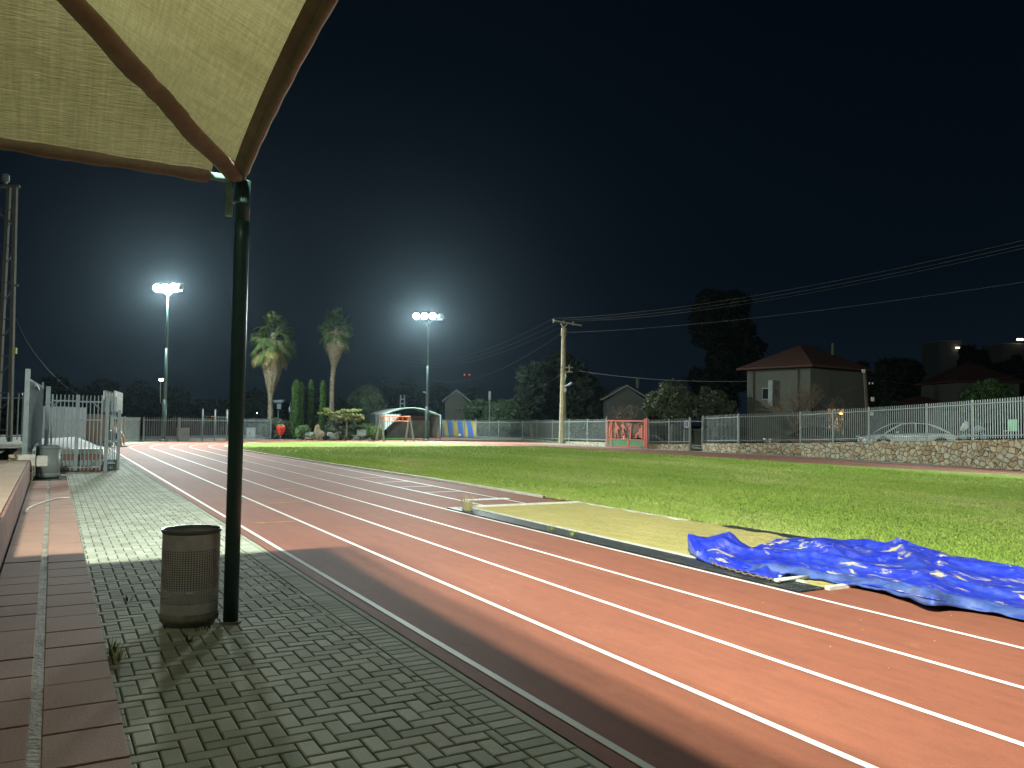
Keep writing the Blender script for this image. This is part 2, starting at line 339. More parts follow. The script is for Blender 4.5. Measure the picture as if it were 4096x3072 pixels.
# ------------------------------------------------------------------ floodlight masts and their light
LCOL = (.88, 1.0, .96)
SPOTS = []
def spot(parent, p, aim, power, size=R(150), col=LCOL, rad=.14, blend=.6):
    l = bpy.data.lights.new('lamp_light', 'SPOT'); l.energy = power; l.color = col; l.spot_size = size; l.spot_blend = blend; l.shadow_soft_size = rad
    o = bpy.data.objects.new('lamp_light', l); COL.objects.link(o); o.parent = parent
    o.matrix_world = Matrix.Translation(p) @ (Vector(aim)-Vector(p)).to_track_quat('-Z', 'Y').to_matrix().to_4x4()
    o.matrix_parent_inverse = Matrix.Translation(parent.location).inverted()
    return o
m_lens = mat('lit_lens', (1, 1, 1), emit=(.86, 1, .95), es=90)
def mast(label, base, h, axis, aims, power, lit=(1, 1, 1, 0), r0=.11, group='floodlight masts round the field', spacing=.62, rad=.14, size=R(150), col=LCOL, centre=.18, blend=.6, spare=None):
    base = Vector(base); t = thing('floodlight_mast', label, 'floodlight', base, group)
    axis = Vector(axis).normalized(); out = axis.cross(Vector((0, 0, 1)))
    if (Vector(aims[0])-base).dot(out) < 0: out = -out
    mb = MB(); mb.tube([base+Vector((0, 0, z)) for z in (0, h*.28)], [r0*1.25, r0*1.2], 16)
    mb.tube([base+Vector((0, 0, z)) for z in (h*.28, h*.62)], [r0*.95, r0*.82], 16); mb.tube([base+Vector((0, 0, z)) for z in (h*.62, h-.25)], [r0*.66, r0*.52], 16)
    mb.tube([base+Vector((0, 0, z)) for z in (h*.62-.03, h*.62+.03)], r0*.95, 16)
    mb.build('pole', m_mast, t, smooth=True)
    MB().lathe(base, [(r0*2.6, 0), (r0*2.6, .05), (r0*1.5, .14), (r0*1.3, .14)], 16).build('base_flange', m_mast, t, smooth=False)
    top = base+Vector((0, 0, h)); cb = MB(); w = spacing*(len(lit)-1)/2+.15
    cb.box(top+axis*centre, (2*w, .07, .07), ax=axis); cb.tube([top-Vector((0, 0, .3)), top], .03, 8)
    for k in (-1, 1): cb.tube([top+axis*k*.4-Vector((0, 0, .03)), top-Vector((0, 0, .28))], .018, 6)
    cb.tube([top-Vector((0, 0, .32)), top-Vector((0, 0, .24))], .1, 12)
    cb.build('crossbar', m_galv, t)
    for i, on in enumerate(lit):
        p = top + axis*(spacing*(i-(len(lit)-1)/2)+centre) + Vector((0, 0, .30))
        aim = Vector(aims[min(i, len(aims)-1)]); dr = (aim-p).normalized()
        if not on: dr = (Vector(spare[0])-p).normalized()
        side = dr.cross(Vector((0, 0, 1))).normalized(); upv = side.cross(dr)
        hb = MB()
        ring = lambda q, rr, n=18: [q+side*rr*math.cos(2*math.pi*k/n)*1.0+upv*rr*math.sin(2*math.pi*k/n) for k in range(n)]
        A = [ring(p-dr*.18, .10), ring(p-dr*.07, .20), ring(p+dr*.03, .26), ring(p+dr*.05, .26)]
        vs = [v for r_ in A for v in r_]; n = 18
        hb.add(vs, [(i_*n+k, i_*n+(k+1) % n, (i_+1)*n+(k+1) % n, (i_+1)*n+k) for i_ in range(3) for k in range(n)]+[tuple(range(n))])
        lh = hb.build('lamp_head', m_galv, t, smooth=True)
        yk = MB(); yk.tube([p+side*.26, p+side*.27-Vector((0, 0, .18)), p+side*.12-Vector((0, 0, .27)), p-side*.12-Vector((0, 0, .27)), p-side*.27-Vector((0, 0, .18)), p-side*.26], .016, 6)
        yk.build('yoke', m_galv, t)
        MB().add(ring(p+dr*.052, .245), [tuple(range(n))]).build('lens', m_lens, lh)
        if on: spot(t, p+dr*.25, aim, power[i] if isinstance(power, list) else power, col=col, rad=rad, size=size[i] if isinstance(size, list) else size, blend=blend)
        elif spare: spot(t, p+dr*.25, spare[0], spare[1], col=col, size=R(120), blend=.8)
    return t
fm1, fm2 = xy(G(654, 1765)), xy(G(1705, 1762))
field_c = Wo(45, 20)
axL = (RT*1.0).normalized(); axL.z = 0
mA = mast('floodlight mast at the far left bend, left of the canopy post', fm1, 9.55, axL+Vector((0, -.35, 0)), [Wo(50, 8), Wo(50, 13), Wo(42, 22)], 8800, size=R(132), spare=((-13, 66, 2), 7500), lit=(1, 1, 1, 0), centre=.0)
mB = mast('floodlight mast in the middle distance beside the arched shelter', fm2, 9.3, axL, [Wo(60, 22), Wo(52, 24), Wo(46, 30)], 11000, size=R(132), spare=((-8, 80, 1.5), 9000), centre=.0)
mC = mast('floodlight mast behind the terrace beside the camera', W(.92, -2.42), 9.45, NR, [W(6, 4), W(17, 14), W(9, 17)], [6000, 10000, 10000], lit=(1, 1, 1), spacing=.5, rad=.12, size=[R(168), R(124), R(124)], blend=1, col=(.95, 1.0, .88), centre=0)
mD = mast('floodlight mast outside the field on the right', W(8, 35.5), 9.5, DIR, [W(20, 30), W(27, 33), W(14, 28)], 6200, lit=(1, 1, 1, 1), size=R(104), blend=1, centre=0)

# ------------------------------------------------------------------ ground sheets
struct('ground', MB().add([(-300, -60, -.03), (300, -60, -.03), (300, 500, -.03), (-300, 500, -.03)], [(0, 1, 2, 3)]), m_earth, 'dark bare ground round and beyond the sports field')
mb = MB(); mb.add([Wo(-12, 3.15, -.012), Wo(-12, 46, -.012), Wo(40, 47, -.012), Wo(96, 50, -.012), Wo(100, 20, -.012), Wo(84, 0, -.012), Wo(60, -2, -.012), Wo(45, .3, -.012), Wo(45, 3.15, -.012)], [tuple(range(8, -1, -1))])
struct('apron', mb, m_conc, 'pale concrete apron between the track and the fences')
# the ring
def ringpts(ds, dd, sa, inner=True):
    out = []
    for a in range(-90, 91, 6): out.append((57+sa*math.cos(R(a)), 21.3+dd*math.sin(R(a))))
    return out
lawn_c = [(-30, 12.3), (-10, 12.3), (4, 12.3), (8, 12.25), (12, 12.05), (16, 12.0), (19, 11.8), (23, 11.72), (27, 11.6), (34.3, 11.2), (42.8, 10.7), (50, 10.45)] + ringpts(0, 10.9, 13.2) + [(48, 33.9), (34.5, 35.5), (20, 37.3), (0, 39.6), (-30, 43)]
g_c = [(x, 10.545) for x in (-30, -10, 4, 8, 12, 16, 19, 23, 27, 34.3, 42.8, 50)] + ringpts(0, 10.75, 13.0) + [(48, 33.8), (34.5, 35.4), (20, 37.2), (0, 39.5), (-30, 43)]
a_c = [(x, 3.225) for x in (-30, -10, 4, 8, 12, 16, 19, 23, 27, 34.3, 42.8, 50)] + ringpts(0, 18.1, 20.4) + [(47, 41.2), (37, 42.1), (28.4, 41.3), (12, 42.3), (-20, 48)]
sm = lambda pts, z: spline([Wo(x, y, z) for x, y in pts], 4)
lawnL, gL, aL = sm(lawn_c, 0), sm(g_c, 0), sm(a_c, 0)
zed = lambda P, z: [Vector((p.x, p.y, z)) for p in P]
outer = [p + (p-q).normalized()*.16 for p, q in zip(aL, gL)]
mb = MB(); L1, L2 = zed(outer, 0), zed(lawnL, 0)
mid = [a.lerp(b_, .5) for a, b_ in zip(L1, L2)]; mb.strip(L1, mid); mb.strip(mid, L2)
struct('running_track', mb, m_track, 'red rubber running track with white lane lines', 'running track')
i60 = 0
for i in range(7):
    C = [a.lerp(g, i/6) for a, g in zip(aL, gL)]; w = .026
    if i in (5, 6): pass
    mb = MB(); left = []; right = []; kept = []
    for k, p in enumerate(C):
        sN = p.dot(DIR)
        if i in (5, 6) and k < 60 and sN < 13.42: continue
        a = C[max(0, k-1)]; c_ = C[min(len(C)-1, k+1)]; dd = (c_-a).normalized(); nn = Vector((-dd.y, dd.x, 0)); kept.append((p, nn))
    if i in (5, 6): p0 = kept[0][0]; kept.insert(0, (p0+(W(13.42, 0)-W(p0.dot(DIR), 0)), kept[0][1]))
    mb.strip(zed([p+n_*w for p, n_ in kept], .004), zed([p-n_*w for p, n_ in kept], .004))
    struct('lane_line', mb, m_line, 'white painted lane line on the red track', 'lane line')
# yellow stagger arrows
for (x1, y1, x2, y2) in [(970, 2095, 1178, 2085), (1070, 2013, 1222, 2006), (1112, 1955, 1236, 1951), (1150, 1915, 1246, 1913)]:
    a, c_ = G(x1, y1, .004), G(x2, y2, .004); dd = (c_-a).normalized(); nn = Vector((-dd.y, dd.x, 0)); mb = MB()
    mb.add([a-nn*.012, c_-nn*.012, c_+nn*.012, a+nn*.012], [(0, 1, 2, 3)]); mb.add([a, a+dd*.34-nn*.05, a+dd*.30-nn*.012], [(0, 1, 2)])
    struct('stagger_mark', mb, m_yline, 'thin yellow stagger arrow across a track lane', 'track marking')
mb = MB()
for k, s_ in enumerate((21.6, 23.6, 25.6, 27.8)):
    mb.add([Wo(s_, 9.35, .0045), Wo(s_, 10.5, .0045), Wo(s_+.06, 10.5, .0045), Wo(s_+.06, 9.35, .0045)], [(3, 2, 1, 0)])
struct('runway_mark', mb, m_line, 'short white marks across the long jump runway', 'track marking')
mb = MB().box(W(14.72, 7.75, .006), (.20, .98, .012), ax=DIR); tag(mb.build('takeoff_board', mat('board_white', (.66, .74, .64), var=.2, vscale=20), bevel=.003), 'white long jump takeoff board set in the red runway before the sand', 'takeoff board')
# lawn with kerb
mb = MB(); cen = Wo(38, 23); half = len(lawnL)//2
n = len(lawnL)//2; LL = zed(lawnL[:n+1], .008); RR = zed(list(reversed(lawnL[n-1+len(lawnL) % 2 if False else len(lawnL)-n-1:])), .008)
mb.strip(LL, [LL[i].lerp(RR[i], .5) for i in range(len(LL))]); mb.strip([LL[i].lerp(RR[i], .5) for i in range(len(LL))], RR)
struct('lawn', mb, m_lawn, 'green football lawn inside the running track')
mb = MB(); kb = [p for k, p in enumerate(lawnL) if k < len(lawnL)*.62 and p.dot(DIR) > 13.6*1.05 and k < len(lawnL)*.45]
Ls = []; Rs = []
for k, p in enumerate(kb):
    a = kb[max(0, k-1)]; c_ = kb[min(len(kb)-1, k+1)]; dd = (c_-a).normalized(); nn = Vector((dd.y, -dd.x, 0)); Ls.append(p-nn*.05); Rs.append(p+nn*.04)
mb.strip(zed(Ls, .045), zed(Rs, .045)); mb.strip(zed(Ls, 0), zed(Ls, .045)); mb.strip(zed(Rs, .045), zed(Rs, 0))
struct('kerb', mb, m_whitec, 'white concrete kerb between red track and lawn')
# blades of grass over the near part of the lawn
def inside_lawn(s, d):
    # lawn boundary d(s) on the near side, far side
    xs = [p[0] for p in lawn_c[:12]]; near = np.interp(s/K, xs, [p[1] for p in lawn_c[:12]])*K
    return (d > near+.02) & (d < 27)
def blades(n, s0, s1, d0, d1, hgt, wid, dens=None):
    s = NP.uniform(s0, s1, n); d = d0+(d1-d0)*NP.uniform(0, 1, n)**(dens or 1); ok = inside_lawn(s, d); s, d = s[ok], d[ok]; n = len(s)
    X = s[:, None]*np.array(DIR)[None]+d[:, None]*np.array(NR)[None]; a = NP.uniform(0, 2*np.pi, n); h = hgt*NP.uniform(.5, 1.3, n); w = wid*NP.uniform(.6, 1.4, n)
    u = np.stack([np.cos(a), np.sin(a), 0*a], 1)*w[:, None]; l = np.stack([NP.normal(0, .5, n)*h, NP.normal(0, .5, n)*h, h], 1); z = np.zeros((n, 3)); z[:, 2] = .006
    return np.stack([X+z-u, X+z+u, X+z+l], 1).reshape(-1, 3)
V = np.concatenate([blades(190000, 1, 16, 9.2, 22, .034, .007, 1.5), blades(26000, 1, 26, 9.0, 9.9, .05, .008), blades(100000, 12, 32, 8.5, 26, .055, .013, 1.2), blades(50000, 24, 44, 8, 27, .06, .02)])
g_ = fastmesh('grass_blades', V, None, m_blade, nper=3); tag(g_, 'short blades of green grass covering the lawn', 'grass', kind='stuff')
# long jump pit
pit = MB(); nx, ny = 90, 34; s0, s1, d0, d1 = 5.50, 13.42, 6.66, 9.30
for i in range(nx+1):
    for j in range(ny+1):
        s_, d_ = s0+(s1-s0)*i/nx, d0+(d1-d0)*j/ny + (.16*math.sin(i*.35)+.1*math.sin(i*.9) if j == ny else 0)
        ed = min(1, min(i, nx-i, j, ny-j)/3); pit.v.append(tuple(W(s_, d_, .006+ed*(.012+.016*math.sin(i*.7+j*.4)*math.sin(j*.8-i*.23)+.008*random.random()))))
pit.f = [(i*(ny+1)+j, i*(ny+1)+j+1, (i+1)*(ny+1)+j+1, (i+1)*(ny+1)+j) for i in range(nx) for j in range(ny)]
pit.f = [tuple(reversed(f)) for f in pit.f]
struct('sand_pit', pit, m_sand, 'long jump pit of yellow sand beside the track', 'sand pit', smooth=True)
mb = MB().box(W(13.44, 7.9, .012), (.07, 2.5, .05), ax=DIR); mb.box(W(9.6, 6.655, .012), (7.75, .045, .05), ax=DIR); mb.box(W(5.46, 7.9, .010), (.06, 2.5, .05), ax=DIR)
mb.box(W(11.8, 9.08, .012), (3.2, .05, .045), ax=DIR)
struct('pit_kerb', mb, m_whitec, 'white kerb boards framing the sand pit', 'pit kerb')
mb = MB(); mb.box(W(9.48, 6.455, .012), (8.0, .36, .018), ax=DIR)
tag(mb.build('rubber_mat', m_mat, bevel=.004), 'long black studded rubber mat between lane line and sand pit', 'rubber mat')
mb = MB(); mb.box(W(8.6, 9.22, .016), (1.7, .24, .016), ax=DIR)
tag(mb.build('rubber_mat', m_mat, bevel=.004), 'short piece of black rubber mat on the lawn side of the sand', 'rubber mat')
struct('artificial_turf', MB().add([xy(G(1520, 1760), -.006), xy(G(1700, 1761.5), -.006), xy(G(1640, 1754), -.006), xy(G(1530, 1750), -.006)], [(0, 1, 2, 3)]), m_turf, 'bright green artificial turf under the monkey bars', 'artificial turf')
struct('red_apron', MB().add([xy(G(1560, 1754), -.008), xy(G(1640, 1755), -.008), xy(G(1760, 1762), -.008), xy(G(2100, 1774), -.008), xy(G(2170, 1772), -.008), xy(G(1760, 1751), -.008), xy(G(1560, 1747), -.008)], [(0, 1, 2, 3, 4, 5, 6)]), m_apron, 'reddish paved apron in front of the arched shelter', 'apron')
struct('street', MB().add([at(2450, 1775, 58), at(2450, 1740, 90)+Vector((0, 0, 0)), Vector((80, 90, .6)), Vector((80, 20, .6)), Wo(8, 43.5, .5), Wo(30, 44.0, .45), Wo(46, 44.2, .2)], [tuple(range(6, -1, -1))]), m_asph, 'dark street behind the stone wall and fence')

# ------------------------------------------------------------------ paved walk of herringbone blocks
def herringbone(s0, s1, d0, d1, u=.10):
    V = []; Fc = []; sh = []
    def brick(a0, a1, b0, b1, z):
        a0, a1, b0, b1 = max(a0, s0), min(a1, s1), max(b0, d0), min(b1, d1)
        if a1-a0 < .02 or b1-b0 < .02: return
        g = .0055; ch = .007; o = len(V); tl = random.uniform(-.0016, .0016)
        for zz, e_ in ((-.03, g), (z-.004, g), (z, g+ch)):
            V.extend([W(a0+e_, b0+e_, zz+tl*(zz > -.01)), W(a1-e_, b0+e_, zz), W(a1-e_, b1-e_, zz-tl*(zz > -.01)), W(a0+e_, b1-e_, zz)])
        for r_ in (0, 4): Fc.extend([(o+r_+k, o+r_+4+k, o+r_+4+(k+1) % 4, o+r_+(k+1) % 4) for k in range(4)])
        Fc.append((o+11, o+10, o+9, o+8)); sh.extend([random.random()]*9)
    for i in range(int(s0/u)-4, int(s1/u)+5):
        for j in range(int(d0/u)-4, int(d1/u)+5):
            m_ = (i-j) % 4; z = random.uniform(-.0015, .0015)
            if m_ == 0: brick(i*u, (i+2)*u, j*u, (j+1)*u, z)          # lies along the walk
            if m_ == 3: brick(i*u, (i+1)*u, j*u, (j+2)*u, z)          # lies across it
    return V, Fc, sh
V, Fc, sh = herringbone(2.4, 24.6, .36, 2.06)
def single(a0, a1, b0, b1):
    o = len(V); g = .004; ch = .006
    for zz, e_ in ((-.03, g), (-.004, g), (0, g+ch)): V.extend([W(a0+e_, b0+e_, zz), W(a1-e_, b0+e_, zz), W(a1-e_, b1-e_, zz), W(a0+e_, b1-e_, zz)])
    for r_ in (0, 4): Fc.extend([(o+r_+k, o+r_+4+k, o+r_+4+(k+1) % 4, o+r_+(k+1) % 4) for k in range(4)])
    Fc.append((o+11, o+10, o+9, o+8)); sh.extend([random.random()]*9)
a = 2.4
while a < 40: single(a, a+.1, 2.06, 2.26); a += .1
a = 2.4
while a < 40:
    ln = 1.0; single(a, a+ln, 2.26, 2.34); a += ln
me = bpy.data.meshes.new('pavement'); me.from_pydata([tuple(v) for v in V], [], Fc); at2 = me.attributes.new('shade', 'FLOAT', 'FACE'); at2.data.foreach_set('value', sh)
me.materials.append(m_paver); pv = bpy.data.objects.new('pavement', me); COL.objects.link(pv); tag(pv, 'grey green herringbone block pavement beside the track', 'pavement', kind='structure')
# plainer continuation far away
V, Fc, sh = herringbone(24.6, 40, -1.2, 2.06, .2)
me = bpy.data.meshes.new('pavement'); me.from_pydata([tuple(v) for v in V], [], Fc); at2 = me.attributes.new('shade', 'FLOAT', 'FACE'); at2.data.foreach_set('value', sh)
me.materials.append(m_paver); pv = bpy.data.objects.new('pavement', me); COL.objects.link(pv); tag(pv, 'block pavement running on beyond the grey gate', 'pavement', kind='structure')
struct('pavement_bed', MB().add([W(2, .2, -.011), W(2, 2.34, -.011), W(40, 2.34, -.011), W(40, -1.4, -.011), W(24, -1.4, -.011), W(24, .2, -.011)], [(5, 4, 3, 2, 1, 0)]), m_joint, 'sandy bed in the joints of the block pavement', 'pavement bed')

# ------------------------------------------------------------------ terrace steps on the left
def slabs(name, s0, s1, ds, z, th, m, label, gap=.006, L=.42, jit=.006):
    mb = MB()
    for (da, db) in ds:
        s = s0 + random.uniform(0, .1)
        while s < s1:
            l = min(L*random.uniform(.86, 1.14), s1-s); zz = z+random.uniform(-jit, jit)*.5
            mb.box(W(s+l/2, (da+db)/2, zz-th/2), (l-gap*2, abs(db-da)-.004, th), ax=DIR); s += l
    o = mb.build(name, m, bevel=.006); return tag(o, label, 'step', kind='structure')
slabs('step', 1.4, 20.9, [(-.37, -.045), (.005, .345)], .138, .13, m_tile, 'low step of dark red tiles along the block pavement')
struct('step_joint', MB().box(W(11.15, -.02, .066), (19.5, .056, .128), ax=DIR), m_mortar, 'pale mortar joint running along the red step', 'joint')
struct('step_bed', MB().box(W(11.15, -.02, .055), (19.5, .70, .11), ax=DIR), m_joint, 'bed under the red tiles of the step', 'step bed')
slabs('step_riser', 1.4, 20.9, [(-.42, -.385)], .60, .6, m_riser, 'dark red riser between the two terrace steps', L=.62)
slabs('terrace', 1.4, 20.9, [(-.80, -.425), (-1.18, -.805)], .60, .2, m_terr, 'upper terrace step of sandy red tiles', L=.5)
struct('terrace_bed', MB().box(W(11.1, -.82, .28), (19.4, .74, .5), ax=DIR), m_joint, 'bed under the upper terrace', 'terrace bed')
kb0, kb1 = W(1.4, -1.26), W(17.7, -1.16); dd = (kb1-kb0).normalized()
mb = MB(); L = (kb1-kb0).length; k = 0
while k < L-.5:
    mb.box(kb0+dd*(k+.49)+Vector((0, 0, .60)), (.97, .14, .2), ax=dd); k += 1.0
tag(mb.build('terrace_kerb', m_whitec, bevel=.015), 'white concrete kerb between the terrace and the dark grass bank', 'kerb', kind='structure')
struct('grass_bank', MB().add([W(1, -1.25, .56), W(26, -1.1, .60), W(26, -16, .62), W(1, -16, .62)], [(3, 2, 1, 0)]), m_lawn, 'dark grass bank left of the terrace', 'grass bank')
tag(MB().tube(spline([atS(80, 0, 1) if False else W(14.2, -.30, .150), W(14.75, -.27, .150), W(15.5, -.12, .150), W(16.1, .06, .150), W(16.3, .16, .150), W(16.35, .3, .148)], 5), [.028]+[.016]*12+[.012]*13, 6).build('rope', m_whitec), 'short white rope end lying curved on the red step', 'rope')
# weeds at the step edge and at the pole foot
def weed(c, n, h, r, m, label):
    V = []
    for _ in range(n):
        a = random.uniform(0, 6.283); q = random.uniform(0, r); p = Vector(c)+Vector((math.cos(a)*q, math.sin(a)*q, 0)); l = h*random.uniform(.5, 1.2)
        u = Vector((math.cos(a+1.5), math.sin(a+1.5), 0))*.004; tip = p+Vector((math.cos(a)*l*.7, math.sin(a)*l*.7, l)); md = p.lerp(tip, .5)+Vector((0, 0, l*.2))
        V += [p-u, p+u, md+u*.8, md-u*.8, md-u*.8, md+u*.8, tip, tip]
    o = fastmesh('weed_tuft', [tuple(v) for v in V], None, m); return tag(o, label, 'weed')
weed(W(6.15, .40, .0), 40, .09, .06, m_ole, 'green weed tuft at the edge of the red step')
weed(W(6.0, .42, .0), 26, .08, .07, m_dry, 'dry weed tuft beside the green one at the red step')
weed(W(6.62, 1.08, .0), 60, .04, .15, m_ole, 'small weeds at the foot of the perforated bin')
weed(W(6.25, .90, .0), 14, .05, .03, m_mid, 'tiny weed sprouting in a paver joint behind the bin')
weed(W(7.85, .62, .0), 10, .05, .04, m_mid, 'tiny weed in the paver joints left of the bin')
weed(W(13.3, 6.6, .02), 60, .22, .16, m_dry, 'dry weeds at the near corner of the sand pit and take off side')
weed(W(12.9, 6.42, .02), 50, .12, .14, m_dry, 'dry weeds on the black mat near its far end')
weed(W(10.1, 6.40, .02), 30, .08, .08, m_yg, 'yellowish weeds on the black mat in front of the tarpaulin')
weed(W(9.5, 6.36, .02), 26, .07, .07, m_yg, 'small weeds on the black mat closest to the rope')
mb = MB()
for _ in range(42):
    s_, d_ = random.uniform(2.5, 12), random.uniform(.5, 8); r_ = random.uniform(.002, .0048)
    mb.lathe(W(s_, d_, .004), [(r_, 0), (r_*.6, r_*.6)], 6)
tag(mb.build('grit', m_whitec), 'scattered pale grit and litter specks on track and pavement', 'grit', kind='stuff')

# ------------------------------------------------------------------ canopy
canopy = thing('shade_canopy', 'beige shade cloth canopy on a dark green post overhead', 'canopy', W(6.69, 1.27, 0))
ZC = 3.515; SL = .49; s1c, s0c, d1c, d0c = 6.69, -2.6, 1.27, -4.9
hk = (d1c-d0c)/2
def edge_d(s): u = (s-s0c)/(s1c-s0c); return d1c - .20*math.sin(math.pi*min(1, max(0, u)))**.8
def eave_z(s): return .13*math.sin(math.pi*min(1, max(0, (s-s0c)/(s1c-s0c))))
def edge_s(d): u = (d-d0c)/(d1c-d0c); return s1c - .04*math.sin(math.pi*min(1, max(0, u)))
A = Vector((s1c, d1c)); 
def panel(name, f, nu=60, nv=24):
    mb = MB()
    for i in range(nu+1):
        for j in range(nv+1): mb.v.append(tuple(f(i/nu, j/nv)))
    mb.f = [(i*(nv+1)+j, i*(nv+1)+j+1, (i+1)*(nv+1)+j+1, (i+1)*(nv+1)+j) for i in range(nu) for j in range(nv)]
    return mb
def hip(k): return (s1c-k, d1c-k, ZC+SL*k)
def right_panel(u, v):       # u: along the eave from the post backwards, v: up to hip / ridge
    s = s1c-.28-(s1c-.28-s0c)*u; ed = edge_d(s)
    kk = min(s1c-s, s-s0c, hk); top = (s, d1c-kk, ZC+SL*kk)
    if u > .5: pass
    za = ZC+eave_z(s); d = ed+(top[1]-ed)*v; z = za+(top[2]-za)*v-.02*math.sin(math.pi*v)*min(1, kk)
    return W(s, d, z)
def front_panel(u, v):       # u: along the front eave away from the post
    d = d1c-.25-(d1c-.25-d0c)*u; es = edge_s(d); kk = min(d1c-d, d-d0c); z1 = ZC+SL*kk
    s = es+(s1c-kk-es)*v; z = ZC+(z1-ZC)*v-.015*math.sin(math.pi*v)*min(1, kk)
    return W(s, d, z)
def left_panel(u, v):
    s = s1c-(s1c-s0c)*u; kk = min(s1c-s, s-s0c, hk); return W(s, d0c+kk*v, ZC+SL*kk*v)
def back_panel(u, v):
    d = d1c-(d1c-d0c)*u; kk = min(d1c-d, d-d0c); return W(s0c+kk*v, d, ZC+SL*kk*v)
for nm, f in (('side_panel', right_panel), ('front_panel', front_panel), ('side_panel', left_panel), ('end_panel', back_panel)):
    o = panel('cloth_'+nm, f).build('cloth_'+nm, m_cloths if nm == 'side_panel' else m_cloth, canopy, smooth=True)
def wob(P, amp, fr, seed=0):
    rr = random.Random(seed); ph = [rr.uniform(0, 6) for _ in range(3)]
    return [p+Vector((math.sin(i*fr+ph[0]), math.sin(i*fr*1.3+ph[1]), math.sin(i*fr*.8+ph[2])))*amp for i, p in enumerate(P)]
# hip sleeve, wrinkled near the post
hp = []; hr = []
for i in range(90):
    k = .075+i*(hk-.075)/89; s, d, z = hip(k); hp.append(W(s, d, z-.055))
    w = .060+.0035*math.sin(i*.31)+.002*math.sin(i*.83)
    if 14 < i < 24: w += .005*math.sin((i-14)*1.6)
    if i < 12: w -= .012*(1-i/12)
    hr.append(w*1.42)
hp = wob(hp, .006, .5, 2)
hs = MB().tube(hp, hr, 14, rb=.045).build('hip_sleeve', m_hem, canopy, smooth=True)
for (sa, da) in ((s0c, d1c), (s1c, d0c), (s0c, d0c)):
    ks = [i*hk/20 for i in range(21)]; sg = 1 if sa == s0c else -1; dg = 1 if da == d0c else -1
    MB().tube([W(sa+sg*k, da+dg*k, ZC+SL*k-.04) for k in ks], .06, 8).build('hip_sleeve', m_hem, canopy, smooth=True)
MB().tube([W(s1c-hk, d1c-hk, ZC+SL*hk), W(s0c+hk, d1c-hk, ZC+SL*hk)], .05, 8).build('ridge_beam', m_green, canopy)
# eaves: hem tubes with a sewn band inside
def hem(P, Q, r):
    mb = MB(); mb.tube(P, r, 12); mb.strip(P, Q); return mb
P = []; Q = []; rr_ = []
for i in range(100):
    s = s1c-.05-(s1c-.05-s0c)*i/99; P.append(W(s, edge_d(s)+.0, ZC-.005+eave_z(s))); Q.append(W(s-.0, edge_d(s)-.09, ZC+.045+eave_z(s))); rr_.append((.016 if i < 2 else .030)+.002*math.sin(i*1.3))
mb = MB(); mb.tube(P, rr_, 10)
for a_ in range(1): mb.strip([q+Vector((0, 0, -.012)) for q in Q], [p+Vector((0, 0, -.018)) for p in P]); mb.strip([p+Vector((0, 0, .014)) for p in P], [q+Vector((0, 0, .002)) for q in Q])
mb.build('eave_hem', m_hem, canopy, smooth=True)
P = []; rr_ = []
for i in range(120):
    d = d1c-.27-(d1c-.27-d0c)*i/119; P.append(W(edge_s(d)+.0, d, ZC-.012)); rr_.append(.052+.004*math.sin(i*.9)+.004*math.sin(i*.37+1)+(.004 if i % 17 == 3 else 0))
MB().tube(P, rr_, 12).build('eave_hem', m_hem, canopy, smooth=True)
MB().tube([W(s0c, d1c, ZC), W(s0c, d0c, ZC)], .05, 8).build('eave_hem', m_hem, canopy, smooth=True)
MB().tube([W(s1c, d0c, ZC), W(s0c, d0c, ZC)], .05, 8).build('eave_hem', m_hem, canopy, smooth=True)
MB().tube([W(s1c, d1c-.04, ZC-.01), W(s1c-.0, d1c-.45, ZC-.01)], .032, 12).build('eave_pipe', m_mint, canopy, smooth=True)
MB().tube([W(s1c, d1c, ZC-.02), W(s1c-.3, d1c-.3, ZC+.13)], .034, 12).build('hip_pipe', m_mint, canopy, smooth=True)
# main post with its bracket
post = MB(); post.tube([W(6.69, 1.27, z) for z in (0, 1, 2, 3, ZC-.34)], .0575, 28, rb=None); post.tube([W(6.69, 1.27, ZC-.34), W(6.69, 1.27, ZC-.02)], .0575, 28)
po = post.build('post', m_green, canopy, smooth=False); po.data.shade_smooth()
for p in po.data.polygons:
    if abs(p.normal.z) > .9: p.use_smooth = False
po['label'] = 'dark green steel post, scuffed'
MB().lathe(W(6.69, 1.27, ZC-.02), [(.06, -.001), (.06, .006), (.05, .010)], 24).build('post_cap', m_mint, canopy)  # cap and bracket coloured lighter than the post to stand for lit patches
br = MB(); br.tube([W(6.655, 1.16, ZC-.32), W(6.655, 1.16, ZC-.10)], .028, 12); br.box(W(6.67, 1.2, ZC-.20), (.05, .07, .012), ax=DIR); br.tube([W(6.64, 1.15, ZC-.1), W(6.69, 1.2, ZC+.02)], .02, 8)
br.build('bracket', m_mint, canopy, smooth=False)
MB().tube([W(6.60, 1.16, ZC-.23), W(6.71, 1.16, ZC-.23)], .008, 6).build('bracket_bolt', m_galv, canopy)
MB().lathe(W(6.69, 1.27, 0), [(.085, .0), (.08, .012), (.062, .016)], 14).build('post_foot', m_mortar, canopy)
for (s, d) in ((s0c, d1c), (s1c, d0c), (s0c, d0c)): MB().tube([W(s, d, 0), W(s, d, ZC)], .0575, 16).build('post', m_green, canopy, smooth=True)

